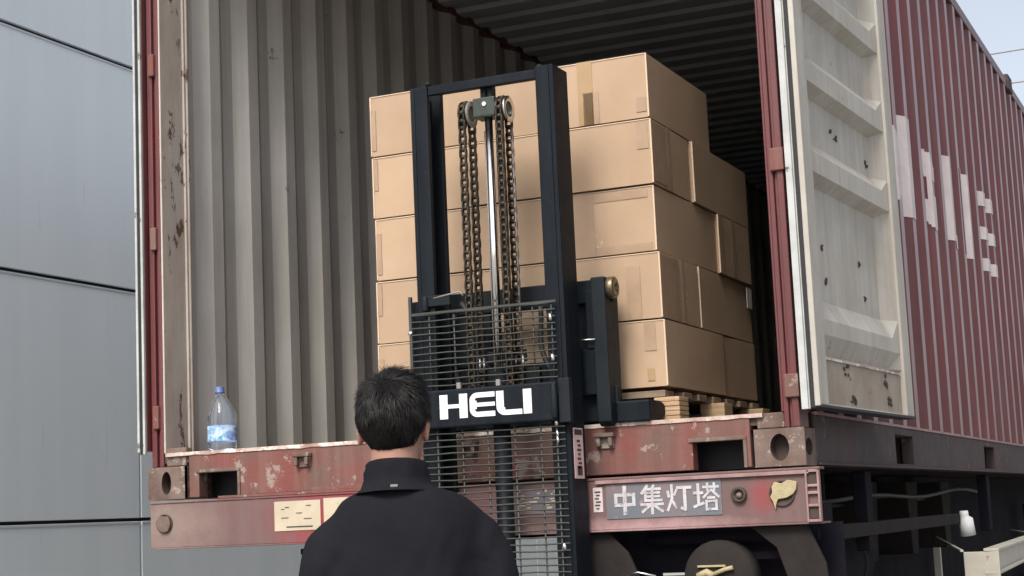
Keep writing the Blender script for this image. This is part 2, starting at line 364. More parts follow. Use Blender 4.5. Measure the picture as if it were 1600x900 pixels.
# rear corner posts
def post(right):
    s = MB()
    def X(a, c): return (W-c, W-a) if right else (a, c)
    x = X(0, .022); s.box(*x, 0, .11, .117, H-.12)
    x = X(.022, .034); s.box(*x, .014, .11, .117, H-.12)
    x = X(.034, .050); s.box(*x, 0.002, .11, .117, H-.12)
    o = s.build('corner_post', M['red'] if right else M['red'], ct, bev=.003)
    # inner lining of the post
    s = MB()
    if not right:
        s.box(.0502, .058, .004, .145, .166, H-.12)
        s.box(.012, .046, .112, .205, .166, H-.12); s.box(.046, .066, .147, .16, .166, H-.12)
        s.tube([(.060, .168, .17), (.060, .168, H-.12)], .010, 10)
        s.box(.046, .052, .16, .205, .166, H-.12)
    else:
        s.box(W-.058, W-.0502, .004, .145, .166, H-.12); s.box(W-.046, W-.012, .112, .205, .166, H-.12)
    s.build('post_lining', M['red' if right else 'post_in'], ct, bev=.0025)
    for k, z in enumerate((.30, .97, 1.64, 2.3) if not right else (.246, .965, 1.68, 2.35)):
        h = MB(); hx = X(-.012, .030)
        if right: h.box(W-.041, W+.006, -.012, .03, z-.037, z+.037)
        else: h.box(.012, .038, -.012, .03, z-.043, z+.043)
        hh = h.build('hinge_lug', M['red_worn'], o, bev=.004)
    # inner bright strap on right post
post(False); post(True)
s = MB(); s.box(.0, W, .002, .09, H-.12, H-.0); s.box(.16, W-.16, .0, .06, H-.17, H-.12); s.build('door_header', M['red'], ct, bev=.004)
# rear sill with two notches
nl, nr = (.205, .372), (2.085, 2.252)
s = MB(); x0, x1 = .162, W-.162
s.prism([(x0, 0), (nl[0], 0), (nl[0], .088), (nl[1], .088), (nl[1], 0), (nr[0], 0), (nr[0], .088), (nr[1], .088), (nr[1], 0), (x1, 0), (x1, .158), (x0, .158)], 'y', 0, .054)
s.box(x0, x1, .055, .13, .10, .13)
sill = s.build('door_sill', M['red_worn'], ct, bev=.003)
for a, c in (nl, nr):
    s = MB(); s.box(a-.012, c+.012, -.006, -.0005, .088, .100); s.box(c+.0005, c+.012, -.006, -.0005, .0, .0878); s.build('notch_rim', M['rust_cream'], sill, bev=.002)
s = MB()
for a, c in (nl, nr): s.box(a, c, .14, .15, 0, .1)
s.box(.05, W-.05, .15, .16, 0, .13)
s.build('notch_back', M['rubber'], sill)
# worn lip with uneven edge
s = MB(); n = 120
top, bot = [], []
for i in range(n+1):
    x = .162-.10+ (W-.16-.02)*i/n
    e = .004*noise.noise(Vector((x*18, 0, 3)))
    top.append((x, .1665)); bot.append((x, .154+e))
vs = [(x, -.004, z) for x, z in top]+[(x, -.004, z) for x, z in bot]+[(x, .07, .1668) for x, z in top]
fs = [(i, i+1, n+2+i, n+1+i) for i in range(n)]+[(i, 2*(n+1)+i, 2*(n+1)+i+1, i+1) for i in range(n)]
s.add(vs, fs); s.build('threshold_lip', M['lip'], ct)
for x in (.650, 1.30, 1.793):
    s = MB(); s.box(x-.035, x+.035, -.03, 0, .122, .136); s.box(x-.028, x-.014, -.026, 0, .092, .122); s.box(x+.014, x+.028, -.026, 0, .092, .122)
    s.box(x-.03, x+.03, -.008, -.0005, .085, .122)
    s.build('lock_keeper', M['rust_cream'], sill, bev=.003)
for right in (False, True):
    s = MB(); xa, xb = (W-.14, W-.052) if right else (.0585, .145)
    s.box(xa, xb, .008, .05, .118 if right else .118, .1665 if right else .185)
    s.build('post_foot', M['rust_cream'], ct, bev=.004)

# ---- doors (folded back against the sides)
def door(right):
    ang = R(3.2) if right else R(-1.5)
    hx, hy = (2.458, -.045) if right else (-.004, -.02)
    # local: u along door (0..1.16), v outward (toward inner face, thickness), z
    sgn = 1 if right else -1
    T = Matrix.Translation((hx, hy, 0)) @ Matrix.Rotation(-ang if right else -ang, 4, 'Z')
    def mk():
        q = MB(); q.T = T; return q
    t = .062 if right else .040; wd = 1.16; z0, z1 = .178, 2.46
    def B(q, u0, u1, v0, v1, a, c, m=0): q.box(sgn*v0, sgn*v1, u0, u1, a, c, m)
    q = mk()
    B(q, .0, .088, .006, t, z0, z1); B(q, wd-.10, wd, .006, t, z0, z1)
    B(q, .088, wd-.10, .006, t-.004, z0, z0+.006); B(q, .088, wd-.10, .006, t-.004, z1-.12, z1)
    d = q.build('door', M['door'], ct, bev=.004, label='cream inner side of the opened right door' if right else 'red left door folded back, seen edge on')
    # corrugated panel: profile in (z, v)
    crest, base = t-.012, t-.052
    pr = [(z0+.006, t-.018), (.330, t-.018), (.332, crest-.012), (.345, base+.014), (.405, crest), (.455, crest), (.525, base), ]
    for zc in (.985, 1.285, 1.585, 1.885, 2.185):
        pr += [(zc-.085, base), (zc-.055, crest), (zc+.012, crest), (zc+.062, base)]
    pr += [(z1-.12, base)]
    q = mk(); n = len(pr); cols = [.088, .10, .16, .9, wd-.19, wd-.10]
    vs = []
    for ci, u in enumerate(cols):
        for (zz, v) in pr:
            vv = v
            if ci in (0,): vv = max(v, t-.03)
            if ci == 5: vv = max(v, t-.010) if zz > .34 else v
            vs.append((sgn*vv, u, zz))
    fs = []
    for i in range(len(cols)-1):
        for j in range(n-1): fs.append((i*n+j, i*n+j+1, (i+1)*n+j+1, (i+1)*n+j))
    q.add(vs, [f for f in fs]);
    pm = q.build('door_panel', [M['door'], M['door_dirty']], d)
    for p in pm.data.polygons:
        if max((pm.data.vertices[i].co.z) for i in p.vertices) < .331+.001: p.material_index = 1
    q = mk(); B(q, .0, wd, 0, .0055, z0, z1); q.build('outer_skin', M['red'], d)
    if not right:
        q = mk(); B(q, -.014, -.001, .002, .012, z0-.012, z1); q.build('grey_gasket', M['gasket_grey'], d, bev=.002)
        q = mk(); B(q, -.010, -.001, .0122, .026, z0-.012, z1); q.build('black_gasket', M['rubber'], d)
        q = mk(); B(q, -.014, -.001, .0262, .036, z0-.004, z1); q.build('edge_strip', M['gasket_grey'], d, bev=.002)
        return d
    # gaskets round the hinge edge
    q = mk(); B(q, -.016, -.001, .004, .026, z0-.012, z1); B(q, -.009, -.001, .026, .030, z0-.012, z1)
    q.build('grey_gasket', M['gasket_grey'], d, bev=.004)
    q = mk(); B(q, -.005, -.0005, .030, .046, z0-.006, z1); q.build('black_gasket', M['rubber'], d)
    q = mk(); B(q, -.014, -.001, .046, .064, z0-.004, z1); q.build('edge_strip', M['door'] if right else M['gasket_grey'], d, bev=.003)
    q = mk(); B(q, -.004, wd+.006, .004, t+.004, z0-.008, z0-.001); q.build('bottom_seal', M['rubber'], d)
    if right:
        q = mk()
        B(q, .10, wd-.11, t-.018, t-.0125, .326, .333)
        q.build('foot_plate_edge', M['lip'], d)
        k = random.Random(4)
        def mk_mark(u, z, v, r):
            q = mk()
            for _ in range(5):
                du, dz = k.uniform(-r, r)*.8, k.uniform(-r, r)*.6; a, c = k.uniform(.25, .6)*r, k.uniform(.15, .45)*r
                pts = [(sgn*v, u+du+a*math.cos(th)*k.uniform(.6, 1.2), z+dz+c*math.sin(th)*k.uniform(.6, 1.2)) for th in [i*math.pi/3 for i in range(6)]]
                pts2 = [(p[0]+sgn*.003, p[1], p[2]) for p in pts]
                q.add(pts+pts2, [tuple(range(6, 12))]+[(i, (i+1) % 6, 6+(i+1) % 6, 6+i) for i in range(6)])
            q.build('rust_spot', M['mark'], d)
        for u, z in ((.36, .305), (.86, .295), (.42, .222), (.88, .218)): mk_mark(u, z, t-.0175, .030)
        for u, z in ((.30, .71), (.31, .60), (.74, .705), (.78, .585)): mk_mark(u, z, base+.0005, .017)
        for u, z in ((.5, 1.13), (.93, 1.09), (.55, 1.12)): mk_mark(u, z, base+.0005, .018)
    return d
door(True); door(False)

# ---- lettering on the side panel, following the corrugation
def inpoly(y, z, P):
    c = False; j = len(P)-1
    for i in range(len(P)):
        if (P[i][1] > z) != (P[j][1] > z) and y < (P[j][0]-P[i][0])*(z-P[i][1])/(P[j][1]-P[i][1])+P[i][0]: c = not c
        j = i
    return c
def ell(cy, cz, a, b_, n=28, t0=0, t1=2*math.pi): return [(cy+a*math.cos(t0+(t1-t0)*i/n), cz+b_*math.sin(t0+(t1-t0)*i/n)) for i in range(n+1)]
def rect(a, c, e, f): return [(a, e), (c, e), (c, f), (a, f)]
signs = [
    [ell(1.74, 1.30, .345, .20)],
    [rect(2.17, 2.42, 1.11, 1.56)],
    [[(2.60, 1.49), (2.70, 1.53), (2.80, 1.49), (2.88, 1.42), (2.86, 1.365), (2.76, 1.37), (2.70, 1.41), (2.62, 1.43)], rect(2.76, 2.80, 1.26, 1.38),
     [(2.58, 1.29), (2.72, 1.27), (2.84, 1.30), (2.95, 1.26), (2.93, 1.18), (2.82, 1.12), (2.72, 1.17)]],
    [rect(3.20, 3.38, 1.15, 1.59), rect(3.38, 3.48, 1.12, 1.19)],
    [rect(3.68, 3.94, 1.13, 1.58)],
    [rect(4.28, 4.90, 1.50, 1.585), rect(4.28, 4.90, 1.31, 1.385), rect(4.28, 4.90, 1.125, 1.205), rect(4.28, 4.40, 1.13, 1.58), rect(4.56, 4.64, 1.13, 1.58), rect(4.82, 4.90, 1.13, 1.58)],
]
for polys in signs:
    s = MB(); a = min(p[0] for P in polys for p in P); c = max(p[0] for P in polys for p in P)
    brk = sorted(set([a, c]+[y for y, x in prof if a < y < c]+[a+(c-a)*i/40 for i in range(41)]))
    dz = .012
    for y0, y1 in zip(brk, brk[1:]):
        ym = (y0+y1)/2; z = 1.08; run = None
        while z < 1.62:
            ins = any(inpoly(ym, z+dz/2, P) for P in polys)
            if ins and run is None: run = z
            if (not ins) and run is not None:
                s.add([(prof_at(prof, y0)+.003, y0, run), (prof_at(prof, y1)+.003, y1, run), (prof_at(prof, y1)+.003, y1, z), (prof_at(prof, y0)+.003, y0, z)], [(0, 1, 2, 3)]); run = None
            z += dz
    s.build('side_lettering', M['white_text'], ct)

# ------------------------------------------------------------------ trailer
tr = thing('container_trailer', 'dark trailer chassis with dusty red rear beam under the container', 'trailer', (1.219, 3, GZ))
Y0, Y1 = -.075, .0
s = MB(); s.box(.044, 2.507, Y0, Y0+.006, -.176, -.018); s.box(.044, 2.507, Y0-.004, -.012, -.018, -.010); s.box(.044, 2.507, Y0, .03, -.182, -.176)
bp = s.build('rear_beam', M['bumper'], tr, bev=.002)
s = MB(); s.box(.34, .95, Y0-.006, -.012, -.0098, -.001); s.box(.72, .96, Y0-.005, -.02, -.0008, .012); s.build('beam_top_strip', M['red_worn'], bp, bev=.001)
s = MB(); s.box(1.78, 2.475, Y0-.012, Y0-.0045, -.030, -.0185); s.build('beam_edge_trim', M['pinkedge'], bp, bev=.001)
# right end ladder
s = MB()
s.box(2.463, 2.469, Y0-.014, Y0-.0005, -.176, -.02); s.box(2.500, 2.506, Y0-.014, Y0-.0005, -.176, -.02)
for z in (-.022, -.066, -.088, -.126, -.172): s.box(2.469, 2.500, Y0-.012, Y0-.0005, z-.004, z+.004)
s.build('end_bracket', M['pinkedge'], bp, bev=.001)
for za in (-.06, -.165):
    s = MB(); s.box(2.4695, 2.4995, Y0-.003, Y0-.0008, za, za+.033); s.build('end_recess', M['mark'], bp)
# stickers
s = MB(); s.box(.571, .757, Y0-.0025, Y0-.0005, -.134, -.032); st = s.build('cream_sticker', M['cream_sticker'], bp)
s = MB(); s.box(.62, .725, Y0-.0045, Y0-.003, -.1225, -.119)
for i, (x, z) in enumerate(((.60, -.06), (.615, -.054), (.70, -.05), (.66, -.075), (.60, -.09), (.69, -.095))): s.box(x, x+.012+.004*i, Y0-.0045, Y0-.003, z, z+.002)
s.build('faded_print', M['ink'], st)
s = MB(); s.box(.770, .90, Y0-.0025, Y0-.0005, -.130, -.028); s.build('cream_sticker', M['cream_sticker'], bp)
s = MB(); s.box(1.485, 1.66, Y0-.0025, Y0-.0005, -.115, -.035)
for i in range(16): 
    x, z = random.uniform(1.42, 1.58), random.uniform(-.11, -.04); 
s.build('worn_sticker', M['blue_plate'], bp)
s = MB()
for i in range(22):
    x, z = random.uniform(1.49, 1.635), random.uniform(-.112, -.042); s.box(x, x+random.uniform(.006, .03), Y0-.0045, Y0-.003, z, z+random.uniform(.003, .012))
s.build('peeling_print', M['cream_sticker'], bp)
s = MB(); s.box(1.768, 1.800, Y0-.0025, Y0-.0005, -.118, -.040); vp_ = s.build('small_plate', M['white_text'], bp)
s = MB()
for i in range(6): s.box(1.774+.004*(i % 2), 1.794-.003*(i % 3), Y0-.0045, Y0-.003, -.056-i*.0105, -.052-i*.0105); 
s.build('small_print', M['mark'], vp_)
s = MB(); s.box(1.812, 2.195, Y0-.0028, Y0-.0005, -.142, -.032); plate = s.build('name_plate', M['blue_plate'], bp)
# characters, strokes on a 100-unit square
def stroke_mesh(q, strokes, x0, z0, w, h, y, th=.0014):
    for (xa, ya, xb, yb, wd) in strokes:
        a = Vector((x0+xa/100*w, z0+ya/100*h)); c = Vector((x0+xb/100*w, z0+yb/100*h)); d = (c-a).normalized(); nn = Vector((-d.y, d.x))*wd/175*w
        e = d*wd/250*w
        P = [a-e+nn, a-e-nn, c+e-nn, c+e+nn]
        stroke_mesh.k = getattr(stroke_mesh, 'k', 0)+1; dd = .00012*(stroke_mesh.k % 14)
        q.prism([(p.x, p.y) for p in P], 'y', y-th-dd, y-.0002)
zhong = [(12, 70, 88, 70, 11), (12, 34, 88, 34, 11), (14, 70, 14, 32, 11), (86, 70, 86, 32, 11), (50, 98, 50, 2, 13)]
ji = [(34, 98, 12, 72, 10), (26, 86, 26, 44, 9), (60, 98, 52, 86, 9), (26, 86, 86, 86, 9), (26, 73, 82, 73, 8), (26, 60, 82, 60, 8), (26, 46, 90, 46, 9), (54, 86, 54, 46, 8),
      (8, 32, 94, 32, 9), (51, 42, 51, 0, 10), (46, 30, 12, 6, 9), (56, 30, 92, 6, 9)]
deng = [(24, 96, 24, 50, 9), (24, 50, 6, 8, 9), (8, 74, 12, 56, 9), (42, 78, 34, 62, 8), (26, 38, 40, 16, 9), (46, 86, 98, 86, 10), (74, 86, 74, 8, 11), (74, 8, 60, 14, 9)]
ta = [(4, 64, 36, 64, 9), (20, 94, 20, 22, 10), (2, 16, 38, 28, 9), (40, 84, 98, 84, 8), (56, 96, 56, 72, 8), (82, 96, 82, 72, 8), (68, 74, 40, 48, 8), (70, 74, 98, 48, 8),
      (56, 46, 82, 46, 8), (50, 34, 88, 34, 8), (50, 6, 88, 6, 8), (50, 36, 50, 4, 8), (88, 36, 88, 4, 8)]
q = MB()
for i, stx in enumerate((zhong, ji, deng, ta)):
    stroke_mesh(q, stx, 1.834+i*.0900, -.129, .084, .088, Y0-.0029)
q.build('lettering', M['letter_dim'] if 'letter_dim' in M else mat('weathered_white_characters', (.50, .49, .50), .6, col2=(.38, .35, .36), nscale=40, amount=.9, chips=(.2, .16, .17), chip_t=.66, chip_scale=40), plate)
# round badges
def badge(x, z, r, parent, kind):
    if kind == 'ring':
        q = MB(); q.lathe([(r, -.001), (r, -.014), (r*.7, -.016), (r*.62, -.006), (.001, -.006)], (x, Y0, z), 24, 0, 'y'); q.build('rubber_buffer', M['mark'], parent)
        q = MB(); q.lathe([(r*.45, -.006), (r*.35, -.014), (.001, -.015)], (x+.002, Y0, z-.002), 14, 0, 'y'); q.build('buffer_core', M['rust_cream'], parent)
    else:
        q = MB(); q.lathe([(r, -.001), (r, -.006), (r*.88, -.007), (r*.86, -.003), (.001, -.003)], (x, Y0, z), 30, 0, 'y'); lm = q.build('lamp_seat', M['mark'], parent)
        q = MB(); k = random.Random(int(x*100)); n = 14
        ring = []
        pts = [(x+r*.9*math.cos(t)*k.uniform(.82, 1.12), z+r*.9*math.sin(t)*k.uniform(.82, 1.12)) for t in [2*math.pi*i/n for i in range(n)]]
        if kind == 'peel':
            pts = [(x-.030, z+.020), (x-.020, z+.036), (x+.002, z+.030), (x+.022, z+.040), (x+.050, z+.034), (x+.047, z+.010), (x+.036, z-.004), (x+.016, z-.014), (x-.012, z-.018), (x-.018, z-.034), (x-.021, z-.050), (x-.027, z-.026), (x-.036, z-.010), (x-.028, z+.004)]
        q.prism(pts, 'y', Y0-.013, Y0-.008); q.build('peeling_lens', M['lamp_yellow'] if kind == 'peel' else M['rust_cream'], lm, bev=.002)
badge(.107, -.090, .034, bp, 'cap'); badge(2.252, -.084, .024, bp, 'ring'); badge(2.387, -.086, .040, bp, 'peel')
# chassis
s = MB(); 
for z0, z1, hw in ((-.03, .008, .07), (-.80, -.03, .006), (-.82, -.80, .07)): s.box(1.78-hw, 1.78+hw, .06, 12.6, z0, z1)
s.build('main_beam', M['dark_frame'], tr)
s = MB()
for z0, z1, hw in ((-.03, -.012, .07), (-.20, -.03, .006), (-.22, -.20, .07)): s.box(.66-hw, .66+hw, .06, 12.6, z0, z1)
s.build('main_beam', M['dark_frame'], tr)
for y in (.5, 5.9, 8.5, 11):
    s = MB(); s.box(.05, 1.69, y, y+.12, -.16, -.012); s.build('cross_beam', M['dark_frame'], tr)
# rear gusset plates with a curved outline, right half
s = MB(); s.prism([(1.72, -.183), (1.80, -.183), (1.865, -.25), (1.93, -.40), (1.95, -.62), (1.72, -.62)], 'y', -.045, -.03); s.build('gusset', M['brown_frame'], tr, bev=.003)
s = MB(); s.prism([(2.27, -.183), (2.45, -.183), (2.50, -.30), (2.53, -.62), (2.40, -.62), (2.385, -.36), (2.35, -.25)], 'y', -.045, -.03); s.build('gusset', M['brown_frame'], tr, bev=.003)
s = MB(); s.box(1.72, 2.52, .12, .135, -.7, -.18); s.build('mud_flap', M['dark_frame'], tr)  # added dark plate, blocks the bright view through under the trailer
s = MB(); s.tube([(1.90, .06, -.215), (2.46, .06, -.215)], .02, 12); s.box(2.10, 2.38, .03, .05, -.285, -.262); s.build('pipe_bracket', M['dark_frame'], tr)
s = MB(); s.lathe([(.035, -.02), (.105, -.02), (.115, -.01), (.115, .06), (.09, .08), (.09, .115), (.001, .115)], (2.165, -.04, -.335), 28, 0, 'y'); ch = s.build('brake_chamber', M['brown_frame'], tr)
s = MB(); s.box(2.10, 2.19, -.068, -.0605, -.302, -.296); s.tube([(2.15, -.07, -.325), (2.19, -.07, -.31), (2.215, -.07, -.305)], .007, 8); s.tube([(2.10, -.066, -.33), (2.13, -.068, -.318), (2.15, -.068, -.33)], .012, 8)
s.build('chamber_fitting', M['lamp_yellow'], ch)
s = MB(); s.box(1.98, 2.06, -.05, -.044, -.325, -.317); s.tube([(1.86, -.06, -.32), (1.9, -.06, -.312), (1.96, -.06, -.325)], .004, 6); s.build('air_fitting', M['zinc'], ch)
s = MB(); s.lathe([(.001, 0), (.08, .004), (.115, .03), (.12, .06), (.12, .80), (.115, .83), (.08, .856), (.001, .86)], (2.16, .85, -.36), 28, 0, 'y'); at_ = s.build('air_tank', M['dark_frame'], tr)
for y in (1.0, 1.5):
    s = MB(); s.lathe([(.122, 0), (.124, .002), (.124, .03), (.122, .032)], (2.16, y, -.36), 28, 0, 'y', cap=False); s.box(2.10, 2.13, y, y+.03, -.26, .005); s.build('tank_strap', M['brown_frame'], at_)
for k, (x, z) in enumerate(((2.28, -.10), (1.95, -.12))):
    s = MB(); s.tube([(x, .16+.3*j, z-.012*math.sin(j*.9+k)-.01*math.sin(j*.37)) for j in range(16)], .009, 8); s.build('brake_hose', M['rubber'], tr)
for y in (.75, 2.6, 3.6, 4.6):
    s = MB(); s.prism([(y, -.03), (y+.30, -.03), (y+.22, -.40), (y+.08, -.40)], 'x', 1.79, 2.05); s.build('spring_hanger', M['brown_frame'], tr, bev=.004)
s = MB(); s.tube([(1.98, 2.0, -.62), (1.98, 2.65, -.55), (1.98, 3.3, -.62)], .03, 8); s.build('leaf_spring', M['dark_frame'], tr)
# side: outer frame under the rail
s = MB(); s.box(2.30, 2.42, .14, .30, -.42, -.02); s.box(2.34, 2.42, .3, .42, -.60, -.12); s.build('outrigger', M['dark_frame'], tr, bev=.004)
for y in (1.0, 3.9):
    s = MB(); s.box(2.36, 2.41, y, y+.1, -.3, -.012); s.build('outrigger', M['dark_frame'], tr, bev=.004)
s = MB(); s.box(2.36, 2.415, .3, 3.0, -.245, -.196); bar = s.build('side_guard_bar', M['brown_frame'], tr, bev=.004)
s = MB(); s.tube([(2.43, 2.98, -.185), (2.43, 2.98, -.20), (2.43, 2.985, -.215), (2.435, 2.99, -.225), (2.44, 3.0, -.30)], [.020, .022, .022, .034, .036], 14); s.build('marker_lamp', M['whiteplastic'], bar)
# axles and wheels
for y in (2.0, 3.3):
    s = MB(); s.tube([(.25, y, GZ+.5), (2.2, y, GZ+.5)], .06, 16); ax = s.build('axle', M['dark_frame'], tr)
    for x0, d in ((.10, 1), (2.34, -1)):
        for k in (0, 1):
            xx = x0+d*k*.33
            q = MB(); r = .5
            q.lathe([(r*.58, 0), (r*.9, 0), (r*.97, d*.03), (r, d*.07), (r, d*.21), (r*.97, d*.25), (r*.9, d*.28), (r*.58, d*.28)], (xx, y, GZ+.5), 36, 0, 'x'); wl = q.build('wheel', M['tyre'], tr)
            q = MB(); q.lathe([(.29, d*.01), (.27, d*.05), (.16, d*.09), (.12, d*.03), (.001, d*.02)], (xx, y, GZ+.5), 28, 0, 'x'); q.build('rim', M['rim'], wl)
for x in (.5, 1.9):
    s = MB(); s.box(x-.05, x+.05, 9.6, 9.72, GZ+.05, -.2); s.box(x-.12, x+.12, 9.52, 9.80, GZ, GZ+.05); s.build('landing_leg', M['dark_frame'], tr)

# cream steel tray low on the right
cy = thing('steel_tray', 'cream painted steel channel tray low at the right, beside the trailer', 'tray', (2.6, 2.4, GZ))
zt = -.335
# tray frame: left face, right face with channel, rim; stands on legs
A = Vector((2.560, 1.86)); Bc = Vector((2.665, 2.02)); Cc = Vector((3.16, 2.90)); D = Vector((2.10, 3.4))
def vplate(q, p, r_, za, zb, th=.012, m=0):
    d = (r_-p).normalized(); nn = Vector((-d.y, d.x))*th
    P = [p, r_, r_+nn, p+nn]; q.prism([(v.x, v.y) for v in P], 'z', za, zb, m)

# ------------------------------------------------------------------ pallet and cartons
PY = .13
pal = thing('wooden_pallet', 'light wooden pallet carrying the carton stack at the container sill', 'pallet', (1.45, PY+.55, .168))
pz = .169; px0, px1 = .905, 2.008
for bx in (px0, (px0+px1)/2-.045, px1-.09):
    for by in (PY, PY+.50, PY+1.0):
        s = MB()
        if bx > 1.8 and by == PY:
            for k in range(5): s.box(bx+random.uniform(0, .002), bx+.088, by+random.uniform(0, .004), by+.10, pz+.002+k*.0158, pz+.002+k*.0158+.0138)
            s.box(bx+.003, bx+.084, by+.006, by+.095, pz+.002, pz+.080)
        else: s.box(bx, bx+.09, by, by+.10, pz, pz+.080)
        s.build('pallet_block', M['wood'], pal, bev=.002)
for i in range(7):
    y = PY+i*(1.0/6); s = MB(); s.box(px0, px1-.05 if i == 0 else px1-.04, y+.004, y+.095, pz+.081, pz+.1035); s.build('deck_board', M['wood_b'], pal, bev=.002)
BZ = .286; RH = .2275
cardm = ['card', 'card2', 'card3']
rc = random.Random(5)
def carton(x0, x1, y0, y1, layer, label, tape=None, side_tape=None):
    z0 = BZ+layer*RH; z1 = z0+RH-.0055
    jx, jy = rc.uniform(-.007, .006), rc.uniform(-.008, .012)
    x0 += jx; x1 += jx; y0 += jy; y1 += jy
    t = thing('carton', label, 'carton', ((x0+x1)/2, (y0+y1)/2, z0), 'brown cartons stacked on the pallet')
    m = M[rc.choice(cardm)]
    # body: slightly bulged box
    q = MB(); N = 10
    def face(P0, U, V, Nn, bulge):
        vs = []; fs = []
        for i in range(N+1):
            for j in range(N+1):
                u, v = i/N, j/N; bb = bulge*16*u*(1-u)*v*(1-v)
                bb += .0012*noise.noise(Vector((u*3+layer, v*3, x0*9)))*min(1, 8*u*(1-u))*min(1, 8*v*(1-v))
                vs.append(P0+U*u+V*v+Nn*bb)
        for i in range(N):
            for j in range(N): a = i*(N+1)+j; fs.append((a, a+N+1, a+N+2, a+1))
        q.add(vs, fs, 0, True)
    X, Y, Z = Vector((x1-x0, 0, 0)), Vector((0, y1-y0, 0)), Vector((0, 0, z1-z0)); P = Vector((x0, y0, z0))
    bl = rc.uniform(.0003, .0016)
    face(P, X, Z, Vector((0, -1, 0)), bl); face(P+X, Y, Z, Vector((1, 0, 0)), bl); face(P+X+Y, -X, Z, Vector((0, 1, 0)), bl); face(P+Y, -Y, Z, Vector((-1, 0, 0)), bl)
    face(P+Z, X, Y, Vector((0, 0, 1)), -.001); face(P+Y, X, -Y, Vector((0, 0, -1)), 0)
    body = q.build('box_body', m, t)
    # worn light edges on the rear top edge and vertical corners
    q = MB()
    q.box(x0+.002, x1-.002, y0-.0025, y0+.001, z1-.0035, z1-.0002)
    for xx in (x0, x1): q.box(xx-.0025, xx+.0025, y0-.0025, y0+.003, z0+.002, z1-.001)
    q.build('box_edge', M['cardedge'], t)
    if tape:
        for (a, c, e, f, mm) in tape:
            q = MB(); q.box(x0+a, x0+c, y0-.0028, y0-.0024, z0+e, z0+f); q.build('packing_tape', M[mm], t)
    if side_tape:
        for (a, c, e, f, mm) in side_tape:
            q = MB(); q.box(x1+.0024, x1+.0028, y0+a, y0+c, z0+e, z0+f); q.build('packing_tape', M[mm], t)
    t.rotation_euler.z = R(rc.uniform(-.7, .7))
    return t
LX, RX = .893, 1.965
ordn = ['bottom', 'second-lowest', 'middle', 'second-highest', 'top']
M['tape2'] = mat('dull_glue_patch', (.325, .22, .145), .35, col2=(.38, .265, .18), nscale=14, amount=.8)
for L in range(5):
    H_ = RH-.004
    corner_label = ['bottom-row carton at the right corner, low behind the lifting carriage',
                    'second-row carton at the right corner, directly under the patched middle one',
                    'middle-row carton at the right corner, with a darker square patch on its front',
                    'carton at the right corner just below the topmost one, plain tan front',
                    'topmost carton at the right corner with a yellowish tape strip down its front'][L]
    left_label = ['bottom carton of the left column, partly behind the head of the man',
                  'second carton up in the left column beside the mast, level with the carriage top',
                  'third carton up in the left column, midway along the left mast rail',
                  'fourth carton up in the left column, with a torn bright upper left corner',
                  'topmost carton at the left end of the stack, poking out left of the mast'][L]
    back_label = ['rear bottom-row carton on the shaded right side of the stack',
                  'rear second-row carton on the shaded right side, with a small white paper label',
                  'rear middle-row carton on the shaded right side of the stack',
                  'rear carton of the row below the top, highest one behind the corner', None][L]
    ft = {4: [(.150, .205, .0, H_, 'tape'), (.168, .225, .0, H_*.5, 'tape2'), (.36, .395, .02, .07, 'tape2')], 3: [(.62, .66, .12, H_-.01, 'tape2')], 2: [(.03, .185, 0, H_, 'tape2'), (.186, .38, H_-.04, H_-.012, 'tape2'), (.186, .39, .0, .028, 'tape2')],
          1: [(.55, .60, .0, H_*.8, 'tape2')], 0: [(.335, .36, .02, .06, 'tape'), (.33, .37, .12, H_-.01, 'tape2')]}[L]
    stp = {3: [(.0, .15, .01, H_-.01, 'tape2'), (.165, .2, .0, H_, 'tape2')], 1: [(.0, .19, .0, H_-.01, 'tape2'), (.225, .25, 0, H_, 'tape2')], 4: None, 2: None, 0: None}[L]
    if L % 2 == 0:
        carton(RX-.402, RX, PY, PY+.67, L, corner_label, ft, stp)
        carton(LX, LX+.664, PY, PY+.402, L, left_label, [(.0, .02, .02, .17, 'tape2')])
        if back_label: carton(RX-.67, RX, PY+.69, PY+1.095+.02*(L == 0), L, back_label, None, [(.0, .05, 0, H_, 'tape2'), (.16, .2, 0, H_, 'tape2')] if L == 2 else None)
    else:
        carton(RX-.67, RX, PY, PY+.405, L, corner_label, ft, stp)
        carton(LX, LX+.396, PY, PY+.67, L, left_label, [(.004, .02, .1, H_-.01, 'tape2')])
        tb = carton(RX-.402, RX, PY+.425, PY+1.10, L, back_label)
        if L == 1:
            q = MB(); q.box(RX+.004, RX+.006, PY+1.02, PY+1.09, BZ+RH+.13, BZ+RH+.21); q.build('paper_label', M['paper'], tb)

# ------------------------------------------------------------------ bottle
bt = thing('plastic_bottle', 'crumpled clear plastic water bottle with blue label, standing on the container sill', 'bottle', (.285, .062, .167))
cx, cyb, cz = .268, .062, .1685
q = MB(); pr = [(.001, .004), (.040, .0), (.050, .004), (.053, .012), (.049, .02), (.053, .03), (.053, .09), (.049, .10), (.053, .112), (.050, .135), (.044, .155), (.034, .178), (.022, .197), (.0145, .205), (.0145, .218)]
rings = []
for r, h in pr:
    ring = []
    for j in range(28):
        t = 2*math.pi*j/28; k = 1+.10*noise.noise(Vector((math.cos(t)*1.6, math.sin(t)*1.6, h*26))) if h > .09 else 1+.03*noise.noise(Vector((math.cos(t)*2, math.sin(t)*2, h*40)))
        ring.append((cx-.10*max(0, h-.13)+r*k*math.cos(t), cyb+r*k*math.sin(t), cz+h))
    rings.append(ring)
q.loft(rings); q.build('bottle_body', M['pet'], bt)
q = MB(); q.lathe([(.0538, .032), (.0542, .034), (.0542, .086), (.0538, .088)], (cx, cyb, cz), 28, 0, 'z', cap=False); q.build('bottle_label', M['blabel'], bt)
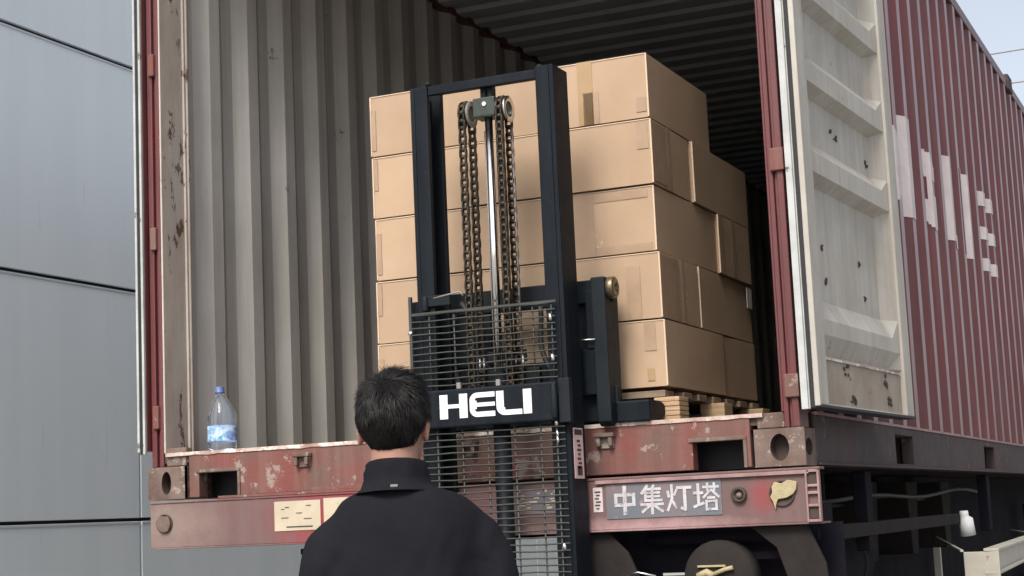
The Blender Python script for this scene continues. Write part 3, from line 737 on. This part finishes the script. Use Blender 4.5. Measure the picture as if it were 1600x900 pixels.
q = MB(); q.lathe([(.001, .232), (.0155, .232), (.0165, .229), (.0165, .215), (.018, .213), (.018, .209), (.001, .209)], (cx-.0085, cyb, cz), 20); q.build('bottle_cap', M['bcap'], bt)

# ------------------------------------------------------------------ forklift stacker
fk = thing('forklift', 'black forklift mast with wire guard and white HELI lettering, lifting the cartons', 'forklift', (1.5, -.4, GZ))
MY = -.22      # face of the mast nearest the camera
def rail(xo, inner, z0, z1, nm):
    # channel section, open toward the centre
    s = MB(); d = 1 if inner > 0 else -1
    w_, dp = .064, .125
    s.box(xo, xo+d*.016, MY+.0, MY+dp, z0, z1)
    s.box(xo+d*.016, xo+d*w_, MY, MY+.020, z0, z1); s.box(xo+d*.016, xo+d*w_, MY+dp-.020, MY+dp, z0, z1)
    return s.build(nm, M['black'], fk, bev=.003)
s = MB(); s.box(1.2145, 1.2345, MY+.004, MY+.06, .16, .598); s.build('guard_bracket', M['black'], fk)
rail(1.235, 1, GZ+.08, 1.322, 'mast_rail'); rail(1.758, -1, GZ+.08, 1.330, 'mast_rail')
s = MB()    # inner channels set inside the outer ones
for xo, d in ((1.252, 1), (1.741, -1)):
    s.box(xo, xo+d*.04, MY+.022, MY+.034, .2, 1.300); s.box(xo, xo+d*.012, MY+.034, MY+.10, .2, 1.300)
s.build('inner_channel', M['charcoal'], fk, bev=.002)
s = MB(); s.box(1.30, 1.693, MY+.004, MY+.022, 1.290, 1.322); s.box(1.30, 1.693, MY+.022, MY+.085, 1.306, 1.322); s.build('top_crossbar', M['black'], fk, bev=.003)
for x in (1.29, 1.70):
    s = MB(); s.tube([(x, MY+.03, 1.329), (x, MY+.03, 1.341)], .011, 10); s.build('top_bolt', M['charcoal'], fk)
# crosshead, rod, cylinder
s = MB(); s.box(1.462, 1.542, MY+.006, MY+.075, 1.190, 1.256); s.box(1.542, 1.565, MY+.025, MY+.065, 1.198, 1.235); cr = s.build('crosshead', M['crosshead'], fk, bev=.005)
s = MB(); s.tube([(1.507, MY+.012, 1.232), (1.507, MY+.001, 1.232)], .008, 6); s.build('bolt', M['zinc'], cr)
s = MB(); s.box(1.484, 1.503, MY+.025, MY+.06, 1.253, 1.305); s.box(1.510, 1.526, MY+.025, MY+.06, 1.253, 1.305); s.build('crosshead_stay', M['black'], fk, bev=.002)
s = MB(); s.tube([(1.509, MY+.03, .33), (1.509, MY+.03, 1.197)], .0132, 20); s.build('piston_rod', M['chrome'], fk)
s = MB(); s.box(1.522, 1.545, MY+.05, MY+.075, .30, 1.197); s.build('rear_tube', M['black'], fk, bev=.002)
s = MB(); s.tube([(1.509, MY+.03, GZ+.1), (1.509, MY+.03, .335)], .028, 20); s.box(1.49, 1.53, MY+.01, MY+.06, .325, .345); s.build('lift_cylinder', M['black'], fk)
# pulleys and chains
def chain(x, ya, yb, zt_, zb):
    # leaf chain hanging on both sides of a pulley: one mesh
    q = MB(); p = .0245; half = .0116
    def link(c, dirv, odd, hw=half):
        d = Vector(dirv).normalized(); sdir = Vector((1, 0, 0)); nrm = d.cross(sdir)
        for sx in (-1, 1):
            cx_ = c+sdir*sx*(hw-.0012 if odd else hw-.0032)
            P = []
            for k in range(10):
                t = 2*math.pi*k/10; rr = .0095 if abs(math.cos(t)) > .4 else .0080
                P.append((math.cos(t)*(p*.5+.006), math.sin(t)*rr))
            a = [cx_+d*u+nrm*v-sdir*.0021 for u, v in P]; b2 = [cx_+d*u+nrm*v+sdir*.0021 for u, v in P]
            n_ = 10; q.add(a+b2, [tuple(range(n_)), tuple(range(2*n_-1, n_-1, -1))]+[(j, j+n_, (j+1) % n_+n_, (j+1) % n_) for j in range(n_)])
        e = c+d*p/2
        q.tube([e-sdir*(hw-.002), e+sdir*(hw-.002)], .0078, 8)
        q.tube([e-sdir*(hw+.001), e+sdir*(hw+.001)], .0035, 6)
    for y in (ya, yb):
        z = zt_; i = 0
        while z > zb: link(Vector((x, y, z)), (0, 0, 1), i % 2); z -= p; i += 1
    R0 = abs(yb-ya)/2; n_ = 5
    for i in range(n_):
        t = math.pi*(i+.5)/n_; link(Vector((x, (ya+yb)/2+R0*math.cos(t), zt_+p*.6+R0*math.sin(t))), (0, -math.sin(t), math.cos(t)), i % 2)
    q.build('lift_chain', M['chain'], fk)
    return (ya+yb)/2, zt_+p*.6, R0
for x in (1.420, 1.556):
    yc, zc, r0 = chain(x, MY+.012, MY+.088, 1.200, .28)
    s = MB(); s.lathe([(.008, -.016), (.034, -.016), (.044, -.014), (.033, -.009), (.033, .009), (.044, .014), (.034, .016), (.008, .016)], (x, yc, zc), 24, 0, 'x'); 
    s.build('chain_pulley', M['crosshead'], fk)
    s = MB(); s.lathe([(.027, .016), (.044, .016), (.045, .020), (.027, .020)], (x, yc, zc), 28, 0, 'x', cap=False); s.lathe([(.027, .020), (.027, .012)], (x, yc, zc), 28, 0, 'x', cap=False); s.build('pulley_rim', M['zinc'] if x > 1.5 else M['hoseg'], fk)
s = MB()
for x in (1.470, 1.566): s.tube([(x, MY+.085, .30), (x, MY+.085, 1.16)], .0045, 8)
s.build('hose', M['hoseg'], fk)
# carriage
s = MB(); s.box(1.19, 1.845, -.01, .02, .565, .642); s.box(1.19, 1.80, -.0, .028, .30, .385); s.box(1.19, 1.845, -.01, .02, .175, .29)
s.box(1.19, 1.235, -.012, .022, .20, .60); s.box(1.236, 1.40, -.008, .018, .386, .564); s.box(1.62, 1.66, -.008, .018, .386, .564)
s.build('carriage_bar', M['charcoal'], fk, bev=.004)
s = MB(); s.prism([(-.065, .642), (.05, .642), (.058, .62), (.05, .20), (-.03, .155), (-.06, .17)], 'x', 1.790, 1.838); s.build('carriage_side_plate', M['charcoal'], fk, bev=.004)
s = MB(); s.prism([(-.075, .60), (.03, .60), (.03, .25), (-.075, .30)], 'x', 1.205, 1.228); s.build('carriage_side_plate', M['charcoal'], fk, bev=.004)
s = MB(); s.box(1.700, 1.79, -.05, -.03, .26, .41); s.box(1.765, 1.79, -.055, -.03, .41, .60); s.build('carriage_gusset', M['black'], fk, bev=.003)
s = MB(); s.lathe([(.001, 0), (.034, 0), (.036, .003), (.036, .022), (.033, .025), (.014, .025), (.013, .018), (.001, .018)], (1.8385, -.025, .607), 28, 0, 'x'); s.build('guide_roller', M['brass'], fk)
s = MB(); s.tube([(1.73, -.06, .445), (1.745, -.06, .440), (1.80, -.07, .438)], .0022, 6); s.build('wire_clip', M['zinc'], fk)
for x in (1.235, 1.69):
    s = MB(); s.prism([(.030, .60), (.062, .60), (.062, .215), (.095, .178), (1.05, .172), (1.05, .186), (.11, .212), (.10, .232), (.030, .232)][:0] or [(.0285, .60), (.060, .60), (.060, .245), (.10, .2405), (1.0, .2405), (1.0, .252), (.10, .2485)][:0] or [(.024, .60), (.056, .60), (.056, .215), (1.05, .190), (1.05, .176), (.10, .171), (.024, .171)], 'x', x, x+.10); s.build('fork', M['black'], fk, bev=.004)
s = MB(); s.prism([(-.02, .235), (.10, .235), (.14, .225), (.14, .19), (.10, .172), (-.02, .165)], 'x', 1.84, 1.955); s.build('fork_foot', M['black'], fk, bev=.006)
for k, (x0, x1, za, zb) in enumerate(((1.33, 1.40, .60, .30), (1.36, 1.45, .58, .33), (1.60, 1.655, .56, .30), (1.30, 1.31, .56, .18))):
    s = MB(); s.tube([(x0+(x1-x0)*t+.02*math.sin(t*5+k), MY+.135+.02*math.sin(t*3), za+(zb-za)*t) for t in [i/12 for i in range(13)]], .009, 8); s.build('hydraulic_hose', M['rubber'], fk)
s = MB(); s.box(1.40, 1.62, MY+.10, MY+.125, .30, .36); s.box(1.44, 1.58, MY+.09, MY+.10, .38, .42); s.build('chain_anchor', M['charcoal'], fk, bev=.003)
for x in (1.415, 1.43, 1.545, 1.57):
    s = MB(); s.tube([(x, MY+.085, .355), (x, MY+.085, .40)], .005, 8); s.build('anchor_bolt', M['zinc'], fk)
# guards
GY = MY-.022
s = MB()
def wire_h(q, x0, x1, z, y=GY, r=.0026):
    n = 8; q.tube([(x0+(x1-x0)*i/n, y+.0015*math.sin(i*1.7+z*9), z+.0012*math.sin(i*2.1+z*40)) for i in range(n+1)], r, 5, 0, False)
z = .548
while z > .31: wire_h(s, 1.222, 1.735, z); z -= .0215
for x in (1.285, 1.375, 1.655, 1.72): s.tube([(x, GY+.005, .30), (x, GY+.005, .552)], .003, 5)
s.box(1.214, 1.224, GY-.004, GY+.008, .19, .612); s.box(1.222, 1.74, GY-.003, GY+.003, .549, .556)
s.build('wire_guard', M['guard'], fk)
s = MB(); z = .155; 
while z > -1.0: wire_h(s, 1.222, 1.750, z); z -= .0215
for x in (1.30, 1.39, 1.48, 1.575, 1.665, 1.72): s.tube([(x, GY+.005, -1.0), (x, GY+.005, .17)], .003, 5)
s.box(1.214, 1.224, GY-.004, GY+.008, -1.0, .18)
s.build('wire_guard', M['guard'], fk)
# wire frame struts at the upper guard
s = MB(); s.tube([(1.30, MY-.01, .602), (1.40, MY-.015, .615), (1.41, MY-.015, .60)], .003, 6); s.build('cable_tie', M['hoseg'], fk)
s = MB(); s.tube([(1.27, MY-.012, .61), (1.27, MY-.012, .56)], .012, 8); s.box(1.265, 1.36, MY-.012, MY-.002, .575, .612); s.build('hose_bracket', M['charcoal'], fk, bev=.003)
# bolts on the right rail
for i, (x, z) in enumerate(((1.716, .497), (1.718, .368), (1.720, .163), (1.722, .127), (1.722, .108), (1.728, -.225))):
    s = MB(); r = .006 if i not in (3, 4) else .004
    s.tube([(x, MY-.018, z-.008), (x+.004, MY-.026, z), (x+.002, MY-.024, z+.012), (x-.006, MY-.018, z+.016)], [r*.7, r, r, r*.6], 8); s.build('clamp_bolt', M['zinc'], fk)
s = MB(); s.tube([(1.224, MY-.014, .50), (1.216, MY-.03, .488)], .006, 8); s.build('clamp_bolt', M['zinc'], fk)
# name plate
s = MB(); s.box(1.236, 1.735, GY-.022, GY-.008, .172, .296); npl = s.build('name_board', M['black'], fk, bev=.006)
s = MB(); s.box(1.7355, 1.775, GY-.012, GY+.016, .165, .305); s.tube([(1.728, GY-.026, .180), (1.728, GY-.026, .29)], .010, 12); s.build('board_bracket', M['charcoal'], fk, bev=.003)
for x in (1.395, 1.535):
    s = MB(); s.box(x-.008, x+.006, GY-.02, GY-.01, .2965, .316); s.build('board_clip', M['hoseg'], npl)
# HELI letters
q = MB(); u = .325/475; vz = .078/124; X0 = 1.326; Z0 = .2005; yb = GY-.0225
def R4(a, c, e, f): q.prism([(X0+a*u, Z0+e*vz), (X0+c*u, Z0+e*vz), (X0+c*u, Z0+f*vz), (X0+a*u, Z0+f*vz)], 'y', yb-.002, yb+.0002)
def arc(cx_, cz_, r0, r1, t0, t1):
    n = 8; P = [(X0+(cx_+r1*math.cos(t))*u, Z0+(cz_+r1*math.sin(t))*vz) for t in [R(t0+(t1-t0)*i/n) for i in range(n+1)]]+\
               [(X0+(cx_+r0*math.cos(t))*u, Z0+(cz_+r0*math.sin(t))*vz) for t in [R(t1-(t1-t0)*i/n) for i in range(n+1)]]
    q.prism(P, 'y', yb-.002, yb+.0002)
R4(0, 42, 0, 124); R4(103, 145, 0, 124); R4(42, 103, 53, 73)                               # H
arc(197, 84, 14, 40, 90, 180); arc(197, 40, 14, 40, 180, 270)                                # E
R4(157, 193, 40.2, 83.8); R4(197.2, 287, 98, 124); R4(193.2, 287, 52, 72); R4(197.2, 287, 0, 26)
R4(295, 333, 44.2, 124); arc(339, 44, 6, 44, 180, 270); R4(339.2, 425, 0, 26)                  # L
R4(432, 474, 0, 124)                                                                         # I
q.build('lettering', M['letter'], npl)
# label on the outer side of the right rail
s = MB(); s.box(1.7585, 1.760, MY+.02, MY+.098, -.01, .150); lb = s.build('warning_label', M['pinklabel'], fk)
s = MB(); s.box(1.7605, 1.7612, MY+.028, MY+.09, .128, .145)
for i in range(7): s.box(1.7605, 1.7612, MY+.045+.006*(i % 2), MY+.07+.004*(i % 3), .105-i*.014, .112-i*.014)
s.box(1.7605, 1.7612, MY+.04, MY+.08, .0, .03)
s.build('label_print', M['mark'], lb)
# base and body, below the picture
s = MB(); s.box(1.10, 1.90, -1.02, -.30, GZ+.06, -.72); s.build('battery_body', M['black'], fk, bev=.03)
for x in (1.0, 1.82):
    s = MB(); s.box(x, x+.13, -.30, 1.0, GZ+.04, GZ+.14); s.box(x, x+.13, -.42, -.25, GZ+.14, GZ+.30); lg = s.build('support_leg', M['black'], fk, bev=.01)
    s = MB(); s.tube([(x+.02, .90, GZ+.045), (x+.11, .90, GZ+.045)], .045, 16); s.build('wheel', M['tyre'], lg)
s = MB(); s.box(1.2, 1.80, -.30, -.10, GZ+.08, GZ+.2); s.build('mast_foot', M['black'], fk)
s = MB(); s.tube([(1.5, -.9, -.72), (1.55, -1.2, -.62)], .02, 12); s.box(1.42, 1.68, -1.23, -1.18, -.66, -.60); s.build('tiller', M['black'], fk)

# ------------------------------------------------------------------ person
pp = Vector((1.93, -1.715, 0)); FW = Vector((-.40, .9165, 0)).normalized(); RT = Vector((FW.y, -FW.x, 0))
per = thing('person', 'man with short black hair in a dark zip jacket, seen from behind', 'person', (pp.x, pp.y, GZ))
def PL(a, f, z): return pp+RT*a+FW*f+Vector((0, 0, z))
BC = .022     # the trunk sits a little right of the head
def ering(a0, f0, a, b_, z, n=28, e=2.3):
    a *= .965
    r = []
    for j in range(n):
        t = 2*math.pi*j/n; c_, s_ = math.cos(t), math.sin(t)
        r.append(PL(a0+a*math.copysign(abs(c_)**(2/e), c_), f0+b_*math.copysign(abs(s_)**(2/e), s_), z))
    return r
HT = R(7)   # head turned slightly right
def PH(a, f, z, h=(0, .02, .115)):
    a2 = a*math.cos(HT)+f*math.sin(HT); f2 = -a*math.sin(HT)+f*math.cos(HT); return PL(h[0]+a2, h[1]+f2, h[2]+z)
# continuous body
q = MB()
rings = []
for z, a, b_, f0 in ((-.112, .030, .030, .045), (-.105, .046, .05, .04), (-.085, .056, .068, .03), (-.055, .064, .082, .012), (-.02, .069, .090, .0), (.02, .0715, .093, -.002), (.05, .069, .088, -.004), (.070, .052, .066, -.006), (.082, .034, .045, -.006), (.088, .012, .02, -.006)):
    rings.append([PH(a*math.cos(t), f0+b_*math.sin(t), z) for t in [2*math.pi*j/28 for j in range(28)]])
q.loft(rings)
q.tube([PH(0, -.01, -.06), PL(.0, .0, -.03), PL(.008, -.008, -.09)], [.054, .056, .062], 20)                  # neck
q.loft([ering(BC, .0, a, b_, z) for z, a, b_ in ((-.06, .06, .06), (-.09, .11, .07), (-.13, .145, .08), (-.2, .155, .09), (-.32, .165, .105), (-.46, .145, .095), (-.58, .16, .10), (-.68, .165, .105), (-.74, .15, .10))])
for sd_ in (-1, 1):
    sh, el, wr = PL(BC+sd_*.145, 0, -.15), PL(BC+sd_*.215, -.02, -.40), PL(BC+sd_*.225, .09, -.63)
    q.tube([sh, sh.lerp(el, .5), el, el.lerp(wr, .5), wr], [.052, .046, .038, .034, .026], 16)
    hd = (wr-el).normalized(); 
    side = RT*sd_; pal_c = wr+hd*.05
    # palm
    q.loft([[c0+FW*math.cos(t)*w1+side*math.sin(t)*.014 for t in [2*math.pi*j/14 for j in range(14)]] for c0, w1 in ((wr, .024), (wr+hd*.03, .034), (wr+hd*.085, .040), (wr+hd*.095, .034))])
    for k, ln in enumerate((.070, .080, .074, .058)):
        bse = wr+hd*.085+FW*(.028-.019*k); cur = -side
        q.tube([bse, bse+hd*ln*.45+cur*.006, bse+hd*ln*.75+cur*.018, bse+hd*ln*.95+cur*.032], [.0092, .0088, .008, .007], 10)
    tb_ = wr+hd*.03+FW*.030
    q.tube([tb_, tb_+FW*.024+hd*.024, tb_+FW*.030+hd*.055-side*.008], [.012, .0105, .008], 10)
    hp, kn, an = PL(BC+sd_*.09, 0, -.70), PL(BC+sd_*.10, .015, -1.04), PL(BC+sd_*.10, -.01, -1.41)
    q.tube([hp, hp.lerp(kn, .5), kn, kn.lerp(an, .35), an], [.085, .072, .055, .054, .036], 18)
    q.tube([an, PL(BC+sd_*.105, .06, -1.455), PL(BC+sd_*.11, .15, -1.47)], [.036, .035, .028], 12)
# ears, nose
for sd_ in (-1, 1):
    pts = [PH(sd_*(.073+.011*math.sin(t)), -.006-.015*math.cos(t)*1.0, -.028-.031*math.sin(t*1)*1.0*math.cos(0)) for t in (0,)]
    ring = []
    for k in range(9):
        t = R(-70+k*250/8); ring.append(PH(sd_*(.079-.0*k), -.004-.017*math.cos(t), -.030+.030*math.sin(t)))
    q.tube(ring, [.005, .0055, .006, .006, .006, .006, .0055, .005, .0045], 8)
    q.tube([PH(sd_*.066, -.0, -.012), PH(sd_*.074, -.006, -.028), PH(sd_*.070, -.0, -.05)], [.008, .013, .008], 8)
q.tube([PH(0, .094, .0), PH(0, .108, -.03), PH(0, .098, -.043)], [.007, .013, .010], 10)
body = q.build('body', M['skin'], per, rem=.0055, smooth_mod=3)
for sd_ in (-1, 1):
    s = MB(); c0 = PH(sd_*.031, .078, -.008); s.lathe([(.001, -.012), (.0085, -.0085), (.012, 0), (.0085, .0085), (.001, .012)], c0, 14); s.build('eye', M['eye'], body)
    s = MB(); c0 = PH(sd_*.031, .0885, -.008); s.lathe([(.001, -.005), (.0035, -.0035), (.005, 0), (.0035, .0035), (.001, .005)], c0, 10); s.build('iris', M['iris'], body)
    s = MB(); s.tube([PH(sd_*.014, .094, .010), PH(sd_*.032, .091, .016), PH(sd_*.048, .080, .011)], [.003, .004, .002], 8); s.build('eyebrow', M['hair'], body)
s = MB(); s.tube([PH(-.024, .083, -.064), PH(0, .093, -.062), PH(.024, .083, -.064)], [.002, .006, .002], 8); s.build('lips', M['lips'], body)
# jacket
q = MB()
q.loft([ering(BC*min(1, max(0, (-.0-z)/.08)), -.004, a, b_, z, 36) for z, a, b_ in ((-.025, .068, .072), (-.040, .074, .078), (-.046, .092, .082), (-.055, .120, .090), (-.070, .147, .098), (-.094, .172, .108), (-.13, .190, .118), (-.18, .196, .125), (-.30, .192, .128), (-.44, .180, .122), (-.56, .182, .124), (-.68, .192, .130))])
for sd_ in (-1, 1):
    el, wr = PL(BC+sd_*.212, -.03, -.41), PL(BC+sd_*.222, .08, -.615)
    q.tube([PL(BC+sd_*.10, -.004, -.115), PL(BC+sd_*.138, -.004, -.135), PL(BC+sd_*.162, -.006, -.17), PL(BC+sd_*.178, -.01, -.22), PL(BC+sd_*.195, -.016, -.30), PL(BC+sd_*.205, -.024, -.36), el, el.lerp(wr, .5), wr], [.02, .050, .062, .066, .063, .059, .055, .05, .043], 20)
jk = q.build('jacket', M['jacket'], per, rem=.010, smooth_mod=6)
off = Vector((pp.x, pp.y, GZ))
for v in jk.data.vertices:     # soft folds
    p = v.co+off; nrm = v.normal
    d = 0
    for k_, am in ((4.5, .010), (10, .006), (24, .002)):
        d += am*noise.noise(Vector((p.x*k_+p.z*k_*.8, p.y*k_, p.z*k_*.55)))
    lat = (p-pp).dot(RT)-BC; dep = max(0, min(1, (-.06-p.z)/.15))
    d += dep*.015*noise.noise(Vector((lat*13+p.z*3.5, 3.1, p.z*2.2)))+dep*.008*noise.noise(Vector((lat*24-p.z*9, 8.1, p.z*6)))
    # diagonal creases by the armpits
    d += .004*math.sin((p.z*1.0+abs((p-pp).dot(RT)-BC)*1.2)*70)*max(0, 1-abs(abs((p-pp).dot(RT)-BC)-.15)/.06)*max(0, 1-abs(p.z+.26)/.14)
    v.co += nrm*d
# collar
q = MB(); n = 44; rings = []
for (z, k, o_) in ((-.060, 1.42, 0), (-.046, 1.15, 0), (-.026, 1.03, 0), (-.012, 1.045, 0), (.000, .99, 0), (.009, .985, 0), (.012, .94, 0), (.006, .91, 0), (-.03, .92, 0)):
    ring = []
    for j in range(n):
        t = 2*math.pi*j/n; wob = 1+.055*noise.noise(Vector((math.cos(t)*2.4, math.sin(t)*2.4, z*38)))
        ring.append(PL(BC*.15+.0715*k*wob*math.cos(t), -.004+.076*k*wob*math.sin(t), z-.010*math.sin(t)-(0.012*max(0, math.sin(t)))))
    rings.append(ring)
q.loft(rings, cap=False); col = q.build('collar', M['jacket'], jk)
q = MB(); c0 = PL(.005, -.098, -.042); 
q.T = Matrix.Translation(c0) @ Matrix.Rotation(math.atan2(RT.y, RT.x), 4, 'Z'); q.box(-.008, .008, -.003, .004, -.004, .004); q.build('neck_tab', M['hoseg'], jk)
# trousers and shoes
q = MB(); q.loft([ering(BC, 0, a, b_, z) for z, a, b_ in ((-.63, .172, .112), (-.72, .180, .12), (-.78, .17, .115))])
for sd_ in (-1, 1):
    hp, kn, an = PL(BC+sd_*.088, 0, -.72), PL(BC+sd_*.10, .015, -1.04), PL(BC+sd_*.10, -.01, -1.435)
    q.tube([hp, hp.lerp(kn, .5), kn, kn.lerp(an, .5), an], [.098, .088, .072, .067, .062], 20)
q.build('trousers', M['trousers'], per, rem=.011, smooth_mod=4)
for sd_ in (-1, 1):
    q = MB()
    for_ = [(-.055, .030, .035), (-.02, .042, .045), (.06, .044, .040), (.13, .046, .030), (.17, .040, .024), (.192, .02, .015)]
    rings = [[PL(BC+sd_*.105+a*math.cos(t), f_, GZ+.004+h+h*math.sin(t)) for t in [2*math.pi*j/16 for j in range(16)]] for f_, a, h in for_]
    q.loft(rings); q.build('shoe', M['shoe'], per)
# hair: base cap plus strands
def scalp(th, ph, k=1.0):
    # th: polar angle from crown, ph around (0 = back)
    a = .0845*k*math.sin(th)*math.sin(ph); f_ = -.006-.103*k*math.sin(th)*math.cos(ph); z = .000+.107*k*math.cos(th)
    if math.cos(th) < 0: a *= 1-.26*(-math.cos(th)); f_ = f_*(1-.26*(-math.cos(th)))
    return PH(a, f_, z)
q = MB(); nth, nph = 22, 36
def thmax(ph):
    d = abs(((ph+math.pi) % (2*math.pi))-math.pi)   # 0 at back
    if d < R(55): return R(151)
    if d < R(75): return R(151)+(R(104)-R(151))*(d-R(55))/R(20)
    if d < R(115): return R(100)
    return R(100)+(R(62)-R(100))*min(1, (d-R(115))/R(30))
rings = []
for i in range(nth+1):
    ring = []
    for j in range(nph):
        ph = 2*math.pi*j/nph; th = max(.02, thmax(ph)*i/nth)
        k = (.985+.03*noise.noise(Vector((3*math.sin(ph), 3*math.cos(ph), th*3)))) * (1 if i < nth-3 else 1-.016*(i-nth+3))
        ring.append(scalp(th, ph, k))
    rings.append(ring)
q.loft(rings, 0, True, cap=True)
hb = q.build('hair', M['hairbase'], per)
q = MB(); rh = random.Random(3)
ho = PH(-.015, -.055, .085)
for i in range(9500):
    ph = rh.uniform(-math.pi, math.pi); u_ = rh.random()
    th = thmax(ph)*u_**.55*.99
    p0 = scalp(th, ph, .985); nrm = (p0-PH(0, -.004, .0)).normalized()
    fl = (p0-ho); fl = (fl-nrm*fl.dot(nrm)).normalized()
    down = Vector((0, 0, -1)); down = down-nrm*down.dot(nrm)
    topness = max(0, 1-th/R(70))
    fdir = FW*(.7 if th < R(50) else .1)+RT*(.25*topness)
    cl = Vector((noise.noise(p0*45), noise.noise(p0*45+Vector((9, 0, 0))), noise.noise(p0*45+Vector((0, 7, 0)))))
    jit = .10+.16*topness
    d = fl*.7+down*1.0*(1-topness)+fdir*topness+Vector((rh.gauss(0, 1), rh.gauss(0, 1), rh.gauss(0, 1)))*jit+cl*(.5+1.1*topness)
    d = (d-nrm*d.dot(nrm)).normalized()
    edge = max(0, (th/thmax(ph)-.8)/.2)
    ln = (.020+.032*topness)*rh.uniform(.75, 1.2)*(1-.55*edge); lift = (.10+(.55+.5*(rh.random() < .12))*topness*(.5+.5*rh.random()))*(1-.7*edge)
    lump = .007*noise.noise(p0*38)+.003*noise.noise(p0*80)
    w_ = .0008*rh.uniform(.7, 1.3); pts = []
    sidev = d.cross(nrm).normalized()
    for k in range(4):
        t = k/3; pts.append(p0+d*ln*t+nrm*(.001+ln*lift*(t-.45*t*t)+(lump*(1-edge))*t-(ln*t)**2*(3.5 if topness < .2 else 1.5))+cl*.004*t*t)
    vs = []
    for k, p in enumerate(pts):
        ww = w_*(1-.8*k/3); vs += [p-sidev*ww, p+nrm*ww*.8, p+sidev*ww]
    fs = []
    for k in range(3):
        a = 3*k; fs += [(a, a+1, a+4, a+3), (a+1, a+2, a+5, a+4)]
    q.add(vs, fs, 0, True)
q.build('hair_strands', M['hair'], hb)

# ------------------------------------------------------------------ overhead cables
for i, (zc, sag, tilt) in enumerate(((11.9, .5, .10), (11.0, .4, .02), (10.0, .3, .0))):
    s = MB(); pts = []
    for k in range(41):
        x = -70+140*k/40; pts.append((x, 41+.0*x, zc-.0+tilt*(x+.9)/6+sag*((x/70)**2)))
    s.tube(pts, .018, 6); o = s.build('overhead_cable', M['hoseg'])
    tag(o, ['highest of the three thin cables crossing the pale sky', 'middle of the three thin cables crossing the pale sky', 'lowest of the three thin cables, just above the container roof corner'][i], 'cable', 'thin cables crossing the sky')

# ------------------------------------------------------------------ tray geometry
q = MB()
s_ = M['cream_steel']
K1 = Vector((2.574, 2.0)); K2 = Vector((2.716, 2.0)); K3 = Vector((2.60, 4.4)); K4 = Vector((1.80, 5.6))
q = MB(); q.box(2.574, 2.716, 2.0, 2.012, -.60, -.346); q.build('end_plate', s_, cy, bev=.003)
def vstrip(p, r_, za, zb, wid, name):
    d = (r_-p).normalized(); nn = Vector((-d.y, d.x))*wid
    q = MB(); q.prism([(v.x, v.y) for v in (p, r_, r_+nn, p+nn)], 'z', za, zb); q.build(name, s_, cy, bev=.002)
vstrip(K2, K3, -.346, -.334, .06, 'channel_flange'); vstrip(K2, K3, -.440, -.428, .06, 'channel_flange')
vstrip(K2+Vector((-.022, .013)), K3+Vector((-.022, .0)), -.428, -.346, .006, 'channel_web')
q = MB(); q.box(2.64, 2.652, 2.1, 4.3, -.42, -.36) if 0 else None
vstrip(Vector((2.574, 2.012)), K4, -.346, -.337, .014, 'rim_bar'); vstrip(K3, K3+Vector((-.35, 1.5)), -.346, -.337, .014, 'rim_bar')
for x, y, zt in ((2.60, 2.03, -.60), (2.57, 4.3, -.44), (1.82, 5.5, -.346)):
    q = MB(); q.box(x, x+.04, y, y+.04, GZ, zt); q.build('tray_leg', s_, cy)
